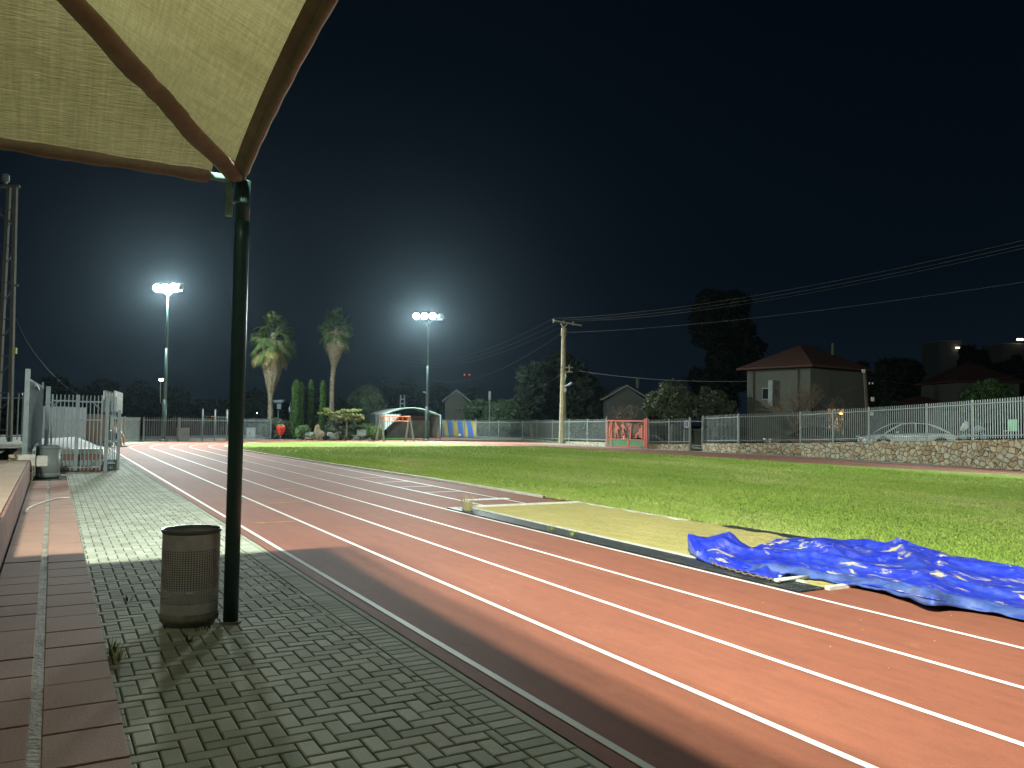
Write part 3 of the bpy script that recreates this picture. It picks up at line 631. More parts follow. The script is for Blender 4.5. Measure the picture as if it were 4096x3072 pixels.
# ------------------------------------------------------------------ bins
bl = xy(G(772, 2497)) ; bl = W(6.83, .985)
binr = thing('litter_bin', 'grey perforated metal litter bin beside the green canopy post', 'litter bin', bl)
prof = [(.215, .045), (.216, .06), (.212, .10), (.212, .13)]
MB().lathe(bl, [(.19, 0), (.195, .03), (.216, .035), (.220, .075), (.214, .085), (.2135, .10)], 40).build('bin_foot', m_rust, binr, smooth=True)
H1 = .72
bd = MB(); n = 120; rows = 24; z0, z1 = .175, .585
bd.lathe(bl, [(.2135, .10), (.2135, z0)], n, caps=False); bd.lathe(bl, [(.2135, z1), (.2125, H1-.01)], n, caps=False)
# perforated band: every cell a frame round a real hole
rr_ = .2135
def cyl(a, z): return bl+Vector((rr_*math.cos(a), rr_*math.sin(a), z))
nc = 66
for i in range(nc):
    for j in range(rows):
        a0, a1 = 2*math.pi*i/nc, 2*math.pi*(i+1)/nc; za, zb = z0+(z1-z0)*j/rows, z0+(z1-z0)*(j+1)/rows; am, zm = (a0+a1)/2, (za+zb)/2; da_, dz_ = (a1-a0)*.25, (zb-za)*.27
        o = len(bd.v); bd.v += [tuple(cyl(a, z)) for a, z in ((a0, za), (a1, za), (a1, zb), (a0, zb), (am-da_, zm-dz_), (am+da_, zm-dz_), (am+da_, zm+dz_), (am-da_, zm+dz_))]
        bd.f += [(o+k, o+(k+1) % 4, o+4+(k+1) % 4, o+4+k) for k in range(4)]
bd.build('bin_body', m_bin, binr, smooth=False)
MB().lathe(bl, [(.2115, H1-.02), (.2155, H1-.015), (.2225, H1-.006), (.2245, H1+.004), (.2215, H1+.012), (.2125, H1+.010), (.209, H1-.01)], 60, caps=False).build('bin_rim', mat('bin_rim_paint', (.16, .165, .16), rough=.35), binr, smooth=True)
lin = MB(); prof = [(.203, H1-.04)]+[(.203-.01*math.sin(k*1.7), H1-.04-.05*k) for k in range(1, 9)]+[(.04, .28)]
lin.lathe(bl, prof, 28, caps=True); lo = lin.build('bin_liner', m_black, binr, smooth=True)
MB().lathe(bl+Vector((.05, -.2095, .098)), [(.006, 0), (.004, .008)], 8).build('bin_screw', m_galv, binr)
b2 = xy(G(190, 1908)); b2.z = 0
binb = thing('litter_bin', 'plain grey cylindrical bin standing in front of the grey gate', 'litter bin', b2)
r2 = .265*1.05; h2 = zz = .80
MB().lathe(b2, [(r2*.98, 0), (r2*.99, .10), (r2*.98, .105), (r2, .11), (r2, .73)], 36).build('bin_body', mat('plain_bin_paint', (.20, .23, .22), rough=.5, var=.1, vscale=5), binb, smooth=True)
MB().lathe(b2, [(r2+.006, .73), (r2+.016, .74), (r2+.016, h2), (r2-.01, h2), (r2-.012, .55)], 36, caps=False).build('bin_rim', MATS['plain_bin_paint'], binb, smooth=True)

# ------------------------------------------------------------------ tarpaulin
def gp(x, y, z=.03): return G(x, y, z)
near = [gp(2752, 2172, .16), gp(2790, 2238, .02), gp(2860, 2262, .02), gp(2960, 2278, .03), (gp(3060, 2288, .04)), gp(3160, 2300, .03), gp(3260, 2318, .03), gp(3380, 2338, .03), gp(3500, 2352, .05), gp(3620, 2378, .07), gp(3720, 2402, .10), gp(3800, 2418, .06), gp(3900, 2440, .03), gp(4096, 2482, .02), gp(4400, 2560, .02), gp(4700, 2630, .02)]
far = [gp(2750, 2163, .17), gp(2850, 2155, .20), gp(2920, 2158, .20), gp(2990, 2196, .05), gp(3050, 2190, .03), gp(3130, 2163, .06), gp(3240, 2158, .10), gp(3300, 2156, .14), gp(3400, 2170, .06), gp(3520, 2182, .05), gp(3640, 2192, .07), gp(3740, 2215, .08), gp(3860, 2240, .04), gp(4096, 2290, .03), gp(4400, 2350, .03), gp(4700, 2400, .03)]
nearS, farS = spline(near, 24), spline(far, 24); nu = len(nearS); nv = 110
def ridged(x, y, s):
    rr = np.random.RandomState(s); v = 0; amp = 1
    for o in range(3):
        a = rr.uniform(-.35, .35); fx, fy = 1.1*2**o*.6, 3.3*2**o*.55; ph = rr.uniform(0, 6.28)
        w_ = math.sin(x*.9*2**o+ph*2)*.55+math.sin(y*1.7+ph)*.4
        q = 1-abs(math.sin((x*math.sin(a)*fx+y*math.cos(a)*fy)+w_+ph)); v += amp*q*q; amp *= .5
    return v/1.75
FOLDS = []
for pl_, hh_, wn, wf in (([(2800, 2215), (3000, 2240), (3300, 2268), (3560, 2320), (3800, 2372)], .10, .05, .22), ([(3340, 2178), (3560, 2222), (3800, 2282), (4096, 2330), (4500, 2410)], .15, .06, .20), ([(3300, 2155), (3520, 2186), (3760, 2222), (4000, 2268), (4400, 2340)], .15, .05, .14),
        ([(3080, 2192), (3220, 2222), (3380, 2262)], .11, .045, .16), ([(3560, 2190), (3600, 2225), (3680, 2300)], .13, .09, .20), ([(3180, 2180), (3300, 2235), (3460, 2262), (3660, 2268)], .09, .04, .15), ([(3000, 2262), (3250, 2292), (3450, 2312)], .05, .03, .08),
        ([(3700, 2330), (3900, 2372), (4200, 2420)], .08, .04, .12), ([(3860, 2252), (3960, 2290), (4096, 2308), (4400, 2360)], .09, .04, .12), ([(2850, 2175), (2900, 2205), (2960, 2235)], .06, .05, .10), ([(3420, 2200), (3500, 2240), (3620, 2262), (3900, 2325)], .07, .03, .10)):
    FOLDS.append((spline([xy(G(x_, y_, .05)) for x_, y_ in pl_], 6), hh_, wn, wf))
def folds(p):
    q = xy(p); v = 0
    for P_, hh_, wn, wf in FOLDS:
        best = 9; sg = 1; tt = 0; n_ = len(P_)
        for k in range(n_-1):
            a, c_ = P_[k], P_[k+1]; ab = c_-a; u_ = max(0, min(1, (q-a).dot(ab)/ab.dot(ab))); d_ = (q-a-ab*u_); l_ = d_.length
            if l_ < best: best = l_; sg = 1 if d_.dot(NR) > 0 else -1; tt = (k+u_)/(n_-1)
        w_ = wf if sg > 0 else wn
        if best < w_*3: v = max(v, hh_*math.exp(-(best/w_)**1.35)*min(1, tt*6+.1, (1-tt)*6+.1)) if v > hh_*.6 else v+hh_*math.exp(-(best/w_)**1.35)*min(1, tt*6+.1, (1-tt)*6+.1)
    return v*.78
def facet(x, y, sd):          # piecewise flat facets meeting in creases
    ca, sa = math.cos(.35*sd), math.sin(.35*sd); X, Y_ = x+.25*math.sin(y*1.7+sd), y+.22*math.sin(x*1.3+sd*2)
    i, j = math.floor(X), math.floor(Y_); fx_, fy_ = X-i, Y_-j
    hh = lambda a, b_: (math.sin(a*127.1+b_*311.7+sd*74.7)*43758.5453) % 1
    if (i+j) % 2: return hh(i, j)*(1-fx_-fy_)+hh(i+1, j)*fx_+hh(i, j+1)*fy_ if fx_+fy_ < 1 else hh(i+1, j+1)*(fx_+fy_-1)+hh(i, j+1)*(1-fx_)+hh(i+1, j)*(1-fy_)
    return hh(i, j)*(1-fx_)+hh(i+1, j)*(fx_-fy_)+hh(i+1, j+1)*fy_ if fx_ > fy_ else hh(i, j)*(1-fy_)+hh(i, j+1)*(fy_-fx_)+hh(i+1, j+1)*fx_
tb = MB(); L = 5.6
for i in range(nu):
    for j in range(nv+1):
        u, v = i/(nu-1), j/nv; p = nearS[i].lerp(farS[i], v); x = p.dot(DIR); y = p.dot(NR)
        e_ = min(1, v*6, (1-v)*8, u*30+.15)
        ht = .012+e_*(.075*facet(x*.9, y*2.1, 1)+.045*facet(x*2.2, y*5, 2)+.022*facet(x*5.5, y*11, 3)+.006*facet(x*14, y*22, 4)-.03+folds(p))
        ht = max(ht, .01)
        if u < .16: ht += .10*math.sin(math.pi*min(1, v*1.1))*(1-u/.16)       # raised tip
        edge_roll = .03*math.exp(-((v-.07)/.06)**2)*(.6+.4*math.sin(x*5))      # rolled near edge
        ht += edge_roll
        ht *= .85
        tb.v.append((p.x, p.y, p.z+ht))
tb.f = [(i*(nv+1)+j, (i+1)*(nv+1)+j, (i+1)*(nv+1)+j+1, i*(nv+1)+j+1) for i in range(nu-1) for j in range(nv)]
tarp = thing('tarpaulin', 'crumpled blue tarpaulin smeared with sand lying across the sand pit', 'tarpaulin', W(8, 7.8, 0))
ts = tb.build('tarp_sheet', m_tarp, tarp, smooth=True); so = ts.modifiers.new('solid', 'SOLIDIFY'); so.thickness = .006; so.offset = 1
# faded folded-back strip along the near edge
fs = MB(); nw = 10
for i in range(nu):
    p = nearS[i]; q = farS[i]; dr = (q-p); dr.z = 0; dr.normalize(); x = p.dot(DIR)
    w_ = .16+.05*math.sin(x*3.1)+.03*math.sin(x*7)
    for j in range(nw+1):
        v = j/nw; a_ = p+dr*(w_*(v-.12)); lift = .045*math.sin(math.pi*min(1, v*1.15))*(.7+.5*math.sin(x*4.3+1))+.012*math.sin(x*19+v*5)
        fs.v.append((a_.x, a_.y, .012+p.z*(.3+.7*v)+max(0, lift)+.045*v+.012))
fs.f = [(i*(nw+1)+j, (i+1)*(nw+1)+j, (i+1)*(nw+1)+j+1, i*(nw+1)+j+1) for i in range(nu-1) for j in range(nw)]
fo = fs.build('folded_edge', m_tarpu, tarp, smooth=True); so = fo.modifiers.new('solid', 'SOLIDIFY'); so.thickness = .006
# flap lying on the mat with eyelets and rope
ff = MB(); fl = spline([gp(2782, 2236, .03), gp(2850, 2262, .02), gp(2960, 2286, .02), gp(3060, 2312, .02), gp(3112, 2326, .02)], 14); fl2 = spline([gp(2800, 2200, .12), gp(2880, 2232, .08), gp(2990, 2254, .06), (gp(3080, 2276, .04)), gp(3175, 2308, .02)], 14)
for i in range(len(fl)):
    for j in range(9):
        v = j/8; p = fl[i].lerp(fl2[i], v); p.z += .03*math.sin(i*.35)*math.sin(math.pi*v)+.02*math.sin(i*.9+v*4)*v+.02*math.sin(math.pi*v); ff.v.append(tuple(p+Vector((0, 0, .015))))
ff.f = [(i*9+j, (i+1)*9+j, (i+1)*9+j+1, i*9+j+1) for i in range(len(fl)-1) for j in range(8)]
fo = ff.build('flap', m_tarp, tarp, smooth=True); so = fo.modifiers.new('solid', 'SOLIDIFY'); so.thickness = .005
MB().tube(wob([p+Vector((0, 0, .02)) for p in spline([gp(2850, 2260, .03), gp(2900, 2278, .02), gp(2975, 2300, .02), gp(3060, 2320, .02), gp(3110, 2330, .02), gp(3118, 2336, .02)], 12)], .008, 1.7, 4), .011, 6).build('edge_rope', mat('rope_grey', (.16, .13, .09), var=.4, vscale=50), tarp, smooth=True)
pp = MB(); pp.tube([gp(3100, 2322, .05), gp(3232, 2306, .05)], .020, 14); tag(pp.build('white_pipe', mat('white_plastic', (.62, .64, .56), rough=.4), smooth=True), 'short white plastic pipe poking out under the blue tarpaulin', 'pipe')

# ------------------------------------------------------------------ fences
def fence(name, label, pts, h, m, post_px=None, spacing=2.4, pick=.115, pw=.026, rails=(.16, -.16), group=None, sheet=(), mp=None, ptop=.02, cat='fence'):
    """pts: base line; uprights, rails and one picket panel per bay"""
    pts = [Vector(p) for p in pts]; t = thing(name, label, cat, pts[0], group)
    bays = []
    for a, b_ in zip(pts, pts[1:]):
        L = (b_-a).length; n = max(1, round(L/spacing)); bays += [(a.lerp(b_, i/n), a.lerp(b_, (i+1)/n)) for i in range(n)]
    for k, (a, b_) in enumerate(bays):
        dd = (b_-a); L = dd.length; dh = Vector((dd.x, dd.y, 0)).normalized()
        MB().box(a+Vector((0, 0, (h+ptop)/2)), (.055, .055, h+ptop), ax=dh).build('post', mp or m, t)
        if k == len(bays)-1: MB().box(b_+Vector((0, 0, (h+ptop)/2)), (.055, .055, h+ptop), ax=dh).build('post', mp or m, t)
        for z in rails:
            zz = z if z > 0 else h+z
            MB().box((a+b_)/2+Vector((0, 0, zz)), (L-.06, .03, .04), ax=dd).build('rail', m, t)
        pm = MB()
        if k in sheet:
            c0 = (a+b_)/2+Vector((0, 0, h/2)); n = int(L/.09)
            for i in range(n): pm.box(a.lerp(b_, (i+.5)/n)+Vector((0, 0, h/2)), (L/n*.92, .012 if i % 2 else .03, h-.08), ax=dh)
        else:
            n = max(1, int(L/pick))
            for i in range(n): 
                p = a.lerp(b_, (i+.5)/n); z0 = .05
                pm.box(p+Vector((0, 0, (h+z0)/2)), (pw, pw, h-z0), ax=dh)
        pm.build('sheet_panel' if k in sheet else 'picket_panel', m, t)
    return t
# right side: stone retaining wall and the fence on it
def wall(label, base, tops, th, m, name='stone_wall', back=None):
    """base: ground points; tops: heights"""
    n = len(base); f = [Vector(p) for p in base]; off = []
    for i in range(n):
        dd = (f[min(n-1, i+1)]-f[max(0, i-1)]).normalized(); off.append(Vector((-dd.y, dd.x, 0))*th*(1 if not back else back))
    mb = MB(); vs = []
    for i in range(n):
        vs += [xy(f[i], -.02), xy(f[i], tops[i]), xy(f[i]+off[i], tops[i]), xy(f[i]+off[i], -.02)]
    fs = [(4*i+k, 4*i+(k+1) % 4, 4*i+4+(k+1) % 4, 4*i+4+k) for i in range(n-1) for k in range(4)]+[(0, 1, 2, 3), tuple(4*(n-1)+k for k in (3, 2, 1, 0))]
    o = mb.add(vs, fs).build(name, m, bevel=.02); return tag(o, label, 'stone wall')
def wtop(p, ytop):      # height at which a point over p is seen on row ytop
    lo, hi = -2, 30
    for _ in range(50):
        m_ = (lo+hi)/2; v = Vector((p.x, p.y, m_))-CAM; y = 1536-F*v.dot(UP)/v.dot(FW)
        if y > ytop: lo = m_
        else: hi = m_
    return lo
wb = [xy(at(2808, 1804, 47.4)), xy(at(2952, 1812, 44.5)), Wo(38, 43.6), Wo(32.5, 43.3), Wo(28.4, 42.8), Wo(22.2, 41.2), Wo(14, 40.6), Wo(6, 41)]
wt = [wtop(p, y) for p, y in zip(wb[:6], (1774, 1773, 1772, 1767, 1763, 1757))]+[1.25, 1.25]
wall('long rubble stone retaining wall on the right under the grey fence', wb, wt, .45, m_stone, back=1)
wa = [xy(at(2590, 1796, 50.5)), xy(at(2680, 1798, 49.2)), xy(at(2757, 1801, 48.0))]
wta = [wtop(p, 1777) for p in wa]
wall('short rubble stone wall between the red gate and the doorway', wa, wta, .4, m_stone, back=1)
wc = [xy(at(2085, 1768, 66)), xy(at(2230, 1774, 61)), xy(at(2423, 1787, 54))]
wall('low strip of small stones under the fence left of the red gate', wc, [.09, .15, .26], .3, m_stone2, back=1)
inl = lambda p, q, k: p+(q-p).normalized()*0+Vector((0, 0, k))
fo_ = Vector((.10, .14, 0))
fence('picket_fence', 'tall grey picket fence on top of the long stone wall at the right', [Vector((p.x, p.y, z))+fo_ for p, z in zip(wb[1:6], wt[1:6])]+[Vector((wb[6].x, wb[6].y, wt[6]))+fo_], 1.60, m_galvl, spacing=2.55, pick=.115, pw=.020)
fence('picket_fence', 'short picket fence with a grey sheet panel right of the doorway', [Vector((wb[0].x, wb[0].y, wt[0]))+fo_, Vector((wb[1].x, wb[1].y, wt[1]))+fo_+Vector((-.05, 0, 0))], 1.60, m_galvl, spacing=2.4, pick=.115, pw=.020, sheet=(1,))
fence('picket_fence', 'grey picket fence between the red gate and the dark doorway', [Vector((p.x, p.y, z))+fo_ for p, z in zip((wa[0], wa[2]), (wta[0], wta[2]))], 1.52, m_galvl, spacing=1.4, pick=.115, pw=.018)
fence('picket_fence', 'long pale picket fence behind the grass between shelter and red gate', [xy(at(1905, 1758, 71.5), .02), xy(at(2085, 1768, 66), .09)+fo_, xy(at(2423, 1787, 54), .26)+fo_], 1.55, m_galvl, spacing=2.9, pick=.13, pw=.022)
fence('picket_fence', 'far fence bay at the shelter carrying the blue and yellow banner', [xy(at(1768, 1752, 77), .02), xy(at(1903, 1758, 71.7), .02)], 1.62, m_galvl, spacing=2.2, pick=.13, pw=.012)
# banner behind that bay
m_ban = mat('mural_banner', (.1, .3, .7), rough=.7); t, b = nodes_of(m_ban)
vr = N(t, 'TexCoord'); nz = N(t, 'TexNoise', Scale=.9, Detail=1.0); t.links.new(vr.outputs['Object'], nz.inputs['Vector'])
wv = N(t, 'TexWave', Scale=.19, Distortion=5.5, Detail=1.0); wv.inputs['Detail Scale'].default_value = .6; mp_ = N(t, 'Mapping'); mp_.inputs['Rotation'].default_value = (0, R(28), 0); t.links.new(vr.outputs['Object'], mp_.inputs[0]); t.links.new(mp_.outputs[0], wv.inputs['Vector'])
t.links.new(ramp(t, wv.outputs[0], [(.40, (.03, .20, .75)), (.56, (.10, .40, .85)), (.64, (.70, .52, .10)), (.8, (.75, .56, .08))]), b.inputs['Base Color'])
ba, bb = xy(at(1768, 1752, 77.2), 0)+Vector((0, .15, 0)), xy(at(1903, 1758, 71.9), 0)+Vector((0, .15, 0)); dd = (bb-ba).normalized(); L_ = (bb-ba).length
bo = bpy.data.objects.new('banner', None); bpy.data.objects.remove(bo)
mb = MB(); n_ = 40
for i in range(n_+1): mb.v += [(L_*i/n_, .03*math.sin(i*1.1), .06), (L_*i/n_, .03*math.sin(i*1.1), 1.52)]
mb.f = [(2*i, 2*i+2, 2*i+3, 2*i+1) for i in range(n_)]
bo = mb.build('banner', m_ban); bo.location = ba; bo.rotation_euler.z = math.atan2(dd.y, dd.x); tag(bo, 'banner with blue and yellow waves tied behind the far fence', 'banner')
so = bo.modifiers.new('solid', 'SOLIDIFY'); so.thickness = .01
tag(MB().lathe(xy(at(1838, 1752, 72.5), .28), [(.02, -.1), (.09, -.06), (.11, 0), (.09, .06), (.02, .1)], 14).build('ball', mat('pale_ball', (.8, .62, .25)), smooth=True), 'pale yellow ball lying at the fence below the banner', 'ball')

# doorway gap between the stone walls
pg0, pg1 = xy(at(2757, 1801, 48.0)), xy(at(2808, 1804, 47.4)); t = thing('gateway', 'open doorway frame between the two stone walls', 'gateway', pg0)
for p in (pg0, pg1): MB().box(xy(p, .98)+fo_*.3, (.07, .07, 1.96)).build('gate_post', m_galvl, t)
MB().box((xy(pg0, 1.72)+xy(pg1, 1.72))/2+fo_*.3, ((pg1-pg0).length, .04, .05), ax=pg1-pg0).build('lintel', m_galvl, t)
tag(MB().box(xy(at(2785, 1790, 52), .6), (1.6, .15, 1.3), ax=(1, .1, 0)).build('garden_wall', m_houset), 'dim plastered wall seen through the doorway', 'garden wall')
tag(MB().add([xy(pg0, .01), xy(pg1, .01), xy(pg1, .01)+Vector((1.2, 3, .25)), xy(pg0, .01)+Vector((.9, 3, .25))], [(0, 1, 2, 3)]).build('ramp', m_conc), 'pale concrete ramp leading through the doorway', 'ramp', kind='structure')
sg = thing('notice_sign', 'small white and blue sign on the fence left of the doorway', 'sign', xy(pg0, 1.55)+Vector((-.18, -.08, 0)))
sp_ = sg.location; ax_ = (pg1-pg0).normalized()
MB().box(sp_, (.30, .012, .42), ax=ax_).build('sign_plate', m_whitec, sg)
MB().box(sp_-Vector((0, .012, 0))+Vector((0, 0, .0)), (.17, .006, .28), ax=ax_).build('blue_field', mat('sign_blue', (.02, .12, .55)), sg)
MB().box(sp_-Vector((0, .02, .02)), (.035, .004, .15), ax=ax_).box(sp_-Vector((0, .02, -.09)), (.04, .004, .04), ax=ax_).build('pictogram', m_whitec, sg)

# red sliding gate with dancing figures
gA, gB = xy(at(2427, 1787, 53.6), .03), xy(at(2588, 1796, 50.4), .03); gx = (gB-gA).normalized(); GL = (gB-gA).length; gh = 1.72
gate = thing('sliding_gate', 'red metal sliding gate with cut out dancing figures and green panels', 'gate', gA)
def gpt(a, z): return gA+gx*a*GL+Vector((0, 0, z))
def gbox(mb, a0, a1, z0, z1, th=.06): mb.box(gpt((a0+a1)/2, (z0+z1)/2), ((a1-a0)*GL, th, z1-z0), ax=gx); return mb
fr = MB()
for a0, a1, z0, z1 in [(0, .955, gh-.10, gh-.01), (0, .955, 0, .075), (0, .955, .44, .52), (0, .03, .075, gh-.1), (.105, .145, .0, gh-.1), (.925, .97, 0, gh+.1), (.535, .57, .075, .44)]: gbox(fr, a0, a1, z0, z1, .06 if a0 != .105 else .07)
fr.build('frame', m_redp, gate)
for a0, a1 in ((.03, .105), (.145, .535), (.57, .925)): gbox(MB(), a0, a1, .09, .43, .02).build('panel', m_greenp, gate)
wv = MB(); m_wavy = mat('gate_rod', (.75, .5, .33), rough=.5)
for k in range(17):
    z = .56+k*(gh-.68)/17
    P = [gpt(.03+.9*i/30, min(gh-.12, max(.54, z+.055*math.sin(i*.32+k*.25)+.03*math.sin(i*.75-k*.4)))) for i in range(31)]; wv.tube(P, .0065, 4)
wv.build('wavy_rods', m_wavy, gate)
fig = []
def figure(outl, a, z, sx=1, sz=1): return [(a+p[0]*sx, z+p[1]*sz) for p in outl]
D1 = [(-.1, 0), (.02, .0), (.05, .25), (.12, .45), (.1, .6), (.2, .75), (.24, .9), (.14, .98), (.16, 1.1), (.06, 1.17), (-.02, 1.1), (0, .98), (-.1, .9), (-.16, .7), (-.1, .5), (-.12, .3), (-.06, .15)]
D2 = [(-.3, 0), (-.16, .02), (-.1, .2), (0, .45), (.14, .2), (.2, .0), (.32, .02), (.22, .3), (.16, .55), (.22, .7), (.45, .62), (.46, .7), (.25, .84), (.08, .95), (-.04, 1.12), (-.12, 1.2), (-.26, 1.16), (-.28, 1.04), (-.16, .98), (-.2, .75), (-.22, .5), (-.18, .3)]
D3 = [(.25, 0), (.36, 0), (.30, .2), (.16, .5), (.1, .62), (.14, .75), (.3, .68), (.36, .55), (.42, .58), (.36, .76), (.14, .92), (.08, .98), (.1, 1.12), (.02, 1.2), (-.06, 1.12), (-.04, .98), (-.12, .9), (-.3, .85), (-.3, .78), (-.1, .76), (-.08, .6), (-.16, .5), (-.14, .3), (-.1, .1), (-.02, .1), (-.06, .3), (-.02, .44), (.12, .3)]
D4 = [(-.02, 0), (.1, 0), (.1, .4), (.14, .65), (.16, .8), (.22, .9), (.14, 1.08), (.08, 1.06), (.12, .92), (.02, .9), (0, 1.05), (-.12, 1.1), (-.28, .98), (-.26, .94), (-.1, 1.0), (-.08, .88), (-.24, .7), (-.2, .66), (-.06, .74), (-.04, .5), (-.1, .3)]
D5 = [(-.5, .12), (-.42, .05), (-.3, .22), (-.15, .35), (.02, .2), (.2, .1), (.35, .0), (.42, .05), (.42, .9), (.3, 1.02), (.2, .95), (.2, .8), (.02, .72), (-.1, 1.02), (-.16, 1.15), (-.18, 1.1), (-.08, .8), (-.04, .62), (-.12, .5), (-.3, .42), (-.46, .3)]
for outl, a, sc_ in ((D1, .075, .85), (D2, .26, .98), (D3, .42, 1.02), (D4, .60, .95), (D5, .82, .98)):
    pts2 = [(p[0]*.72, p[1]*.92*sc_) for p in outl]
    MB().prism(pts2, gx, (0, 0, 1), gpt(a, .54)-Vector((.02, .05, 0)), .02).build('figure', m_redp, gate)
MB().box(gpt(1.0, .93), (.11, .10, 1.86), ax=gx).build('gate_post', m_redp, gate); MB().box(gpt(-.012, .95), (.06, .06, 1.94), ax=gx).build('gate_post', m_galvl, gate)
for a in (.16, .86): MB().lathe(gpt(a, .0)+Vector((0, -.06, 0)), [(.03, -.02), (.05, 0), (.05, .05), (.02, .07)], 10).build('roller', m_galv, gate)

# ------------------------------------------------------------------ far left fences
fl0 = [xy(G(498, 1771)), xy(G(556, 1767.5)), xy(G(640, 1767)), xy(G(712, 1766))]
fence('picket_fence', 'dark close picket fence left of the left floodlight mast', [fl0[0], fl0[1]], 1.5, m_darkf, spacing=2.5, pick=.075, pw=.03)
fence('picket_fence', 'dark picket fence behind the left floodlight mast', [fl0[1]+Vector((.2, .1, 0)), fl0[3]], 1.5, m_darkf, spacing=3.0, pick=.14, pw=.024)
fence('picket_fence', 'grey picket fence behind the electric cabinet and pull up bars', [xy(G(716, 1766)), xy(G(930, 1763)), xy(G(1082, 1759))], 1.5, m_galv, spacing=2.7, pick=.13, pw=.022)
fence('picket_fence', 'grey solid sheet fence beyond the seated person', [xy(G(440, 1772)), xy(G(496, 1771))], 1.55, m_conc, spacing=6, sheet=(0,))
# electric cabinets
def cabinet(label, x0, x1, yb, yt, m, plinth=False, Y=None):
    a, b_ = xy(G(x0, yb)), xy(G(x1, yb)); w = (b_-a).length; h = wtop(a, yt); c = (a+b_)/2; ax = (b_-a).normalized(); ay = Vector((0, 0, 1)).cross(ax)
    t = thing('electric_cabinet', label, 'electric cabinet', c)
    MB().box(c+ay*.2+Vector((0, 0, h/2)), (w, .4, h), ax=ax).build('cabinet_body', m, t, bevel=.012)
    MB().box(c+ay*.19+Vector((0, 0, h+.012)), (w+.05, .46, .03), ax=ax).build('cabinet_roof', m, t)
    for k in (-1, 1): MB().box(c+ax*k*w*.245-ay*.008+Vector((0, 0, h*.5)), (w*.46, .012, h*(.9 if not plinth else .62))).build('door', m, t) if not plinth else None
    if plinth:
        MB().box(c-ay*.008+Vector((0, 0, h*.62)), (w*.92, .012, h*.7), ax=ax).build('door', m, t); MB().box(c-ay*.004+Vector((0, 0, h*.27)), (w, .006, .015), ax=ax).build('seam', m_black, t)
    MB().box(c+ax*(.05 if not plinth else -w*.25)-ay*.03+Vector((0, 0, h*.55)), (.03, .03, .16), ax=ax).build('handle', m_black, t)
m_cab = mat('cabinet_grey', (.42, .44, .40), rough=.6, var=.08, vscale=4); m_cab2 = mat('cabinet_pale', (.40, .50, .48), rough=.6, var=.08, vscale=4)
cabinet('wide grey electric cabinet set in the far left fence', 707, 757, 1764, 1713, m_cab); cabinet('small pale electric cabinet right of the canopy post', 989, 1020, 1760.5, 1712, m_cab2, True)
# pull-up bars
t = thing('pull_up_bars', 'set of three tall posts with horizontal pull up bars', 'pull up bars', xy(G(808, 1764)))
pb = [xy(G(x, y)) for x, y in ((808, 1764), (858, 1763.5), (906, 1762.5))]
for p in pb: MB().tube([p, p+Vector((0, 0, 2.05))], .05, 10).lathe(p, [(.055, 2.04), (.05, 2.09), (.02, 2.11)], 10).build('post', m_galvl, t, smooth=True)
MB().tube([pb[0]+Vector((0, 0, 1.62)), pb[1]+Vector((0, 0, 1.60))], .018, 6).build('bar', m_ltow, t); MB().tube([pb[1]+Vector((0, 0, 1.58)), pb[2]+Vector((0, 0, 1.57))], .018, 6).build('bar', m_galv, t)
MB().tube([pb[0].lerp(pb[1], .68)+Vector((0, 0, 1.61)), pb[0].lerp(pb[1], .86)+Vector((0, 0, 1.605))], .035, 8).build('bar_grip', m_orange, t)

# ------------------------------------------------------------------ the grey gate complex at the left
GS = 25.7
def gl(x, y, s=GS): return atS(x, y, s)
def vpost(mb, x, yt, yb, w, s=GS, xb=None):
    a = gl(x if xb is None else xb, yb, s); b_ = gl(x, yt, s); b_ = Vector((a.x, a.y, b_.z)); mb.box((a+b_)/2, (w, w, (b_-a).length), ax=NR); return mb
def leafgate(label, x0, x1, yt, yb, rails, braces, npick, s=GS):
    a = gl(x0, yb, s); a.z = .04; b_ = gl(x1, yb, s); b_.z = .04; zt = gl((x0+x1)/2, yt, s).z; t = thing('gate_leaf', label, 'gate', a, 'leaves of the grey metal gate')
    w = (b_-a).length; ax = (b_-a).normalized()
    f_ = MB()
    for q in (0, 1): f_.box(a+ax*w*q+Vector((0, 0, zt/2)), (.045, .045, zt-.04), ax=ax)
    for y in rails: z = gl((x0+x1)/2, y, s).z; f_.box(a+ax*w/2+Vector((0, 0, z-.04)), (w-.046, .035, .04), ax=ax)
    f_.build('leaf_frame', m_galv, t)
    pk = MB()
    for i in range(1, npick): pk.box(a+ax*w*i/npick+Vector((0, 0, zt/2)), (.024, .024, zt-.06), ax=ax)
    pk.build('pickets', m_galv, t); t['kind_note'] = ''
    del t['kind_note']
    br = MB()
    for (ax0, y0, ax1, y1) in braces:
        p, q = gl(ax0, y0, s), gl(ax1, y1, s); br.tube([p-Vector((0, .02, 0)), q-Vector((0, .02, 0))], .024, 4)
    br.build('brace', m_galv, t)
    return t
leafgate('left leaf of the grey picket gate, behind the plain bin', 199, 297, 1580, 1888, (1603, 1677, 1870), [(202, 1632, 236, 1606)], 6)
leafgate('right leaf of the grey picket gate, beside the sign boards', 305, 399, 1583, 1888, (1607, 1680, 1869), [(372, 1608, 401, 1636), (357, 1868, 394, 1836)], 6)
gp_ = thing('gate_post', 'thick grey post left of the gate leaves with hinges', 'gate post', gl(181, 1888))
vpost(MB(), 181, 1545, 1888, .11).build('post', m_galv, gp_); MB().box(gl(193, 1609), (.14, .05, .05), ax=NR).build('hinge', m_galv, gp_)
gs_ = thing('fence_section', 'narrow grey fence section carrying two sign boards right of the gate', 'fence section', gl(412, 1888))
vpost(MB(), 421, 1587, 1888, .095).build('post', m_galv, gs_); p4 = 26.7
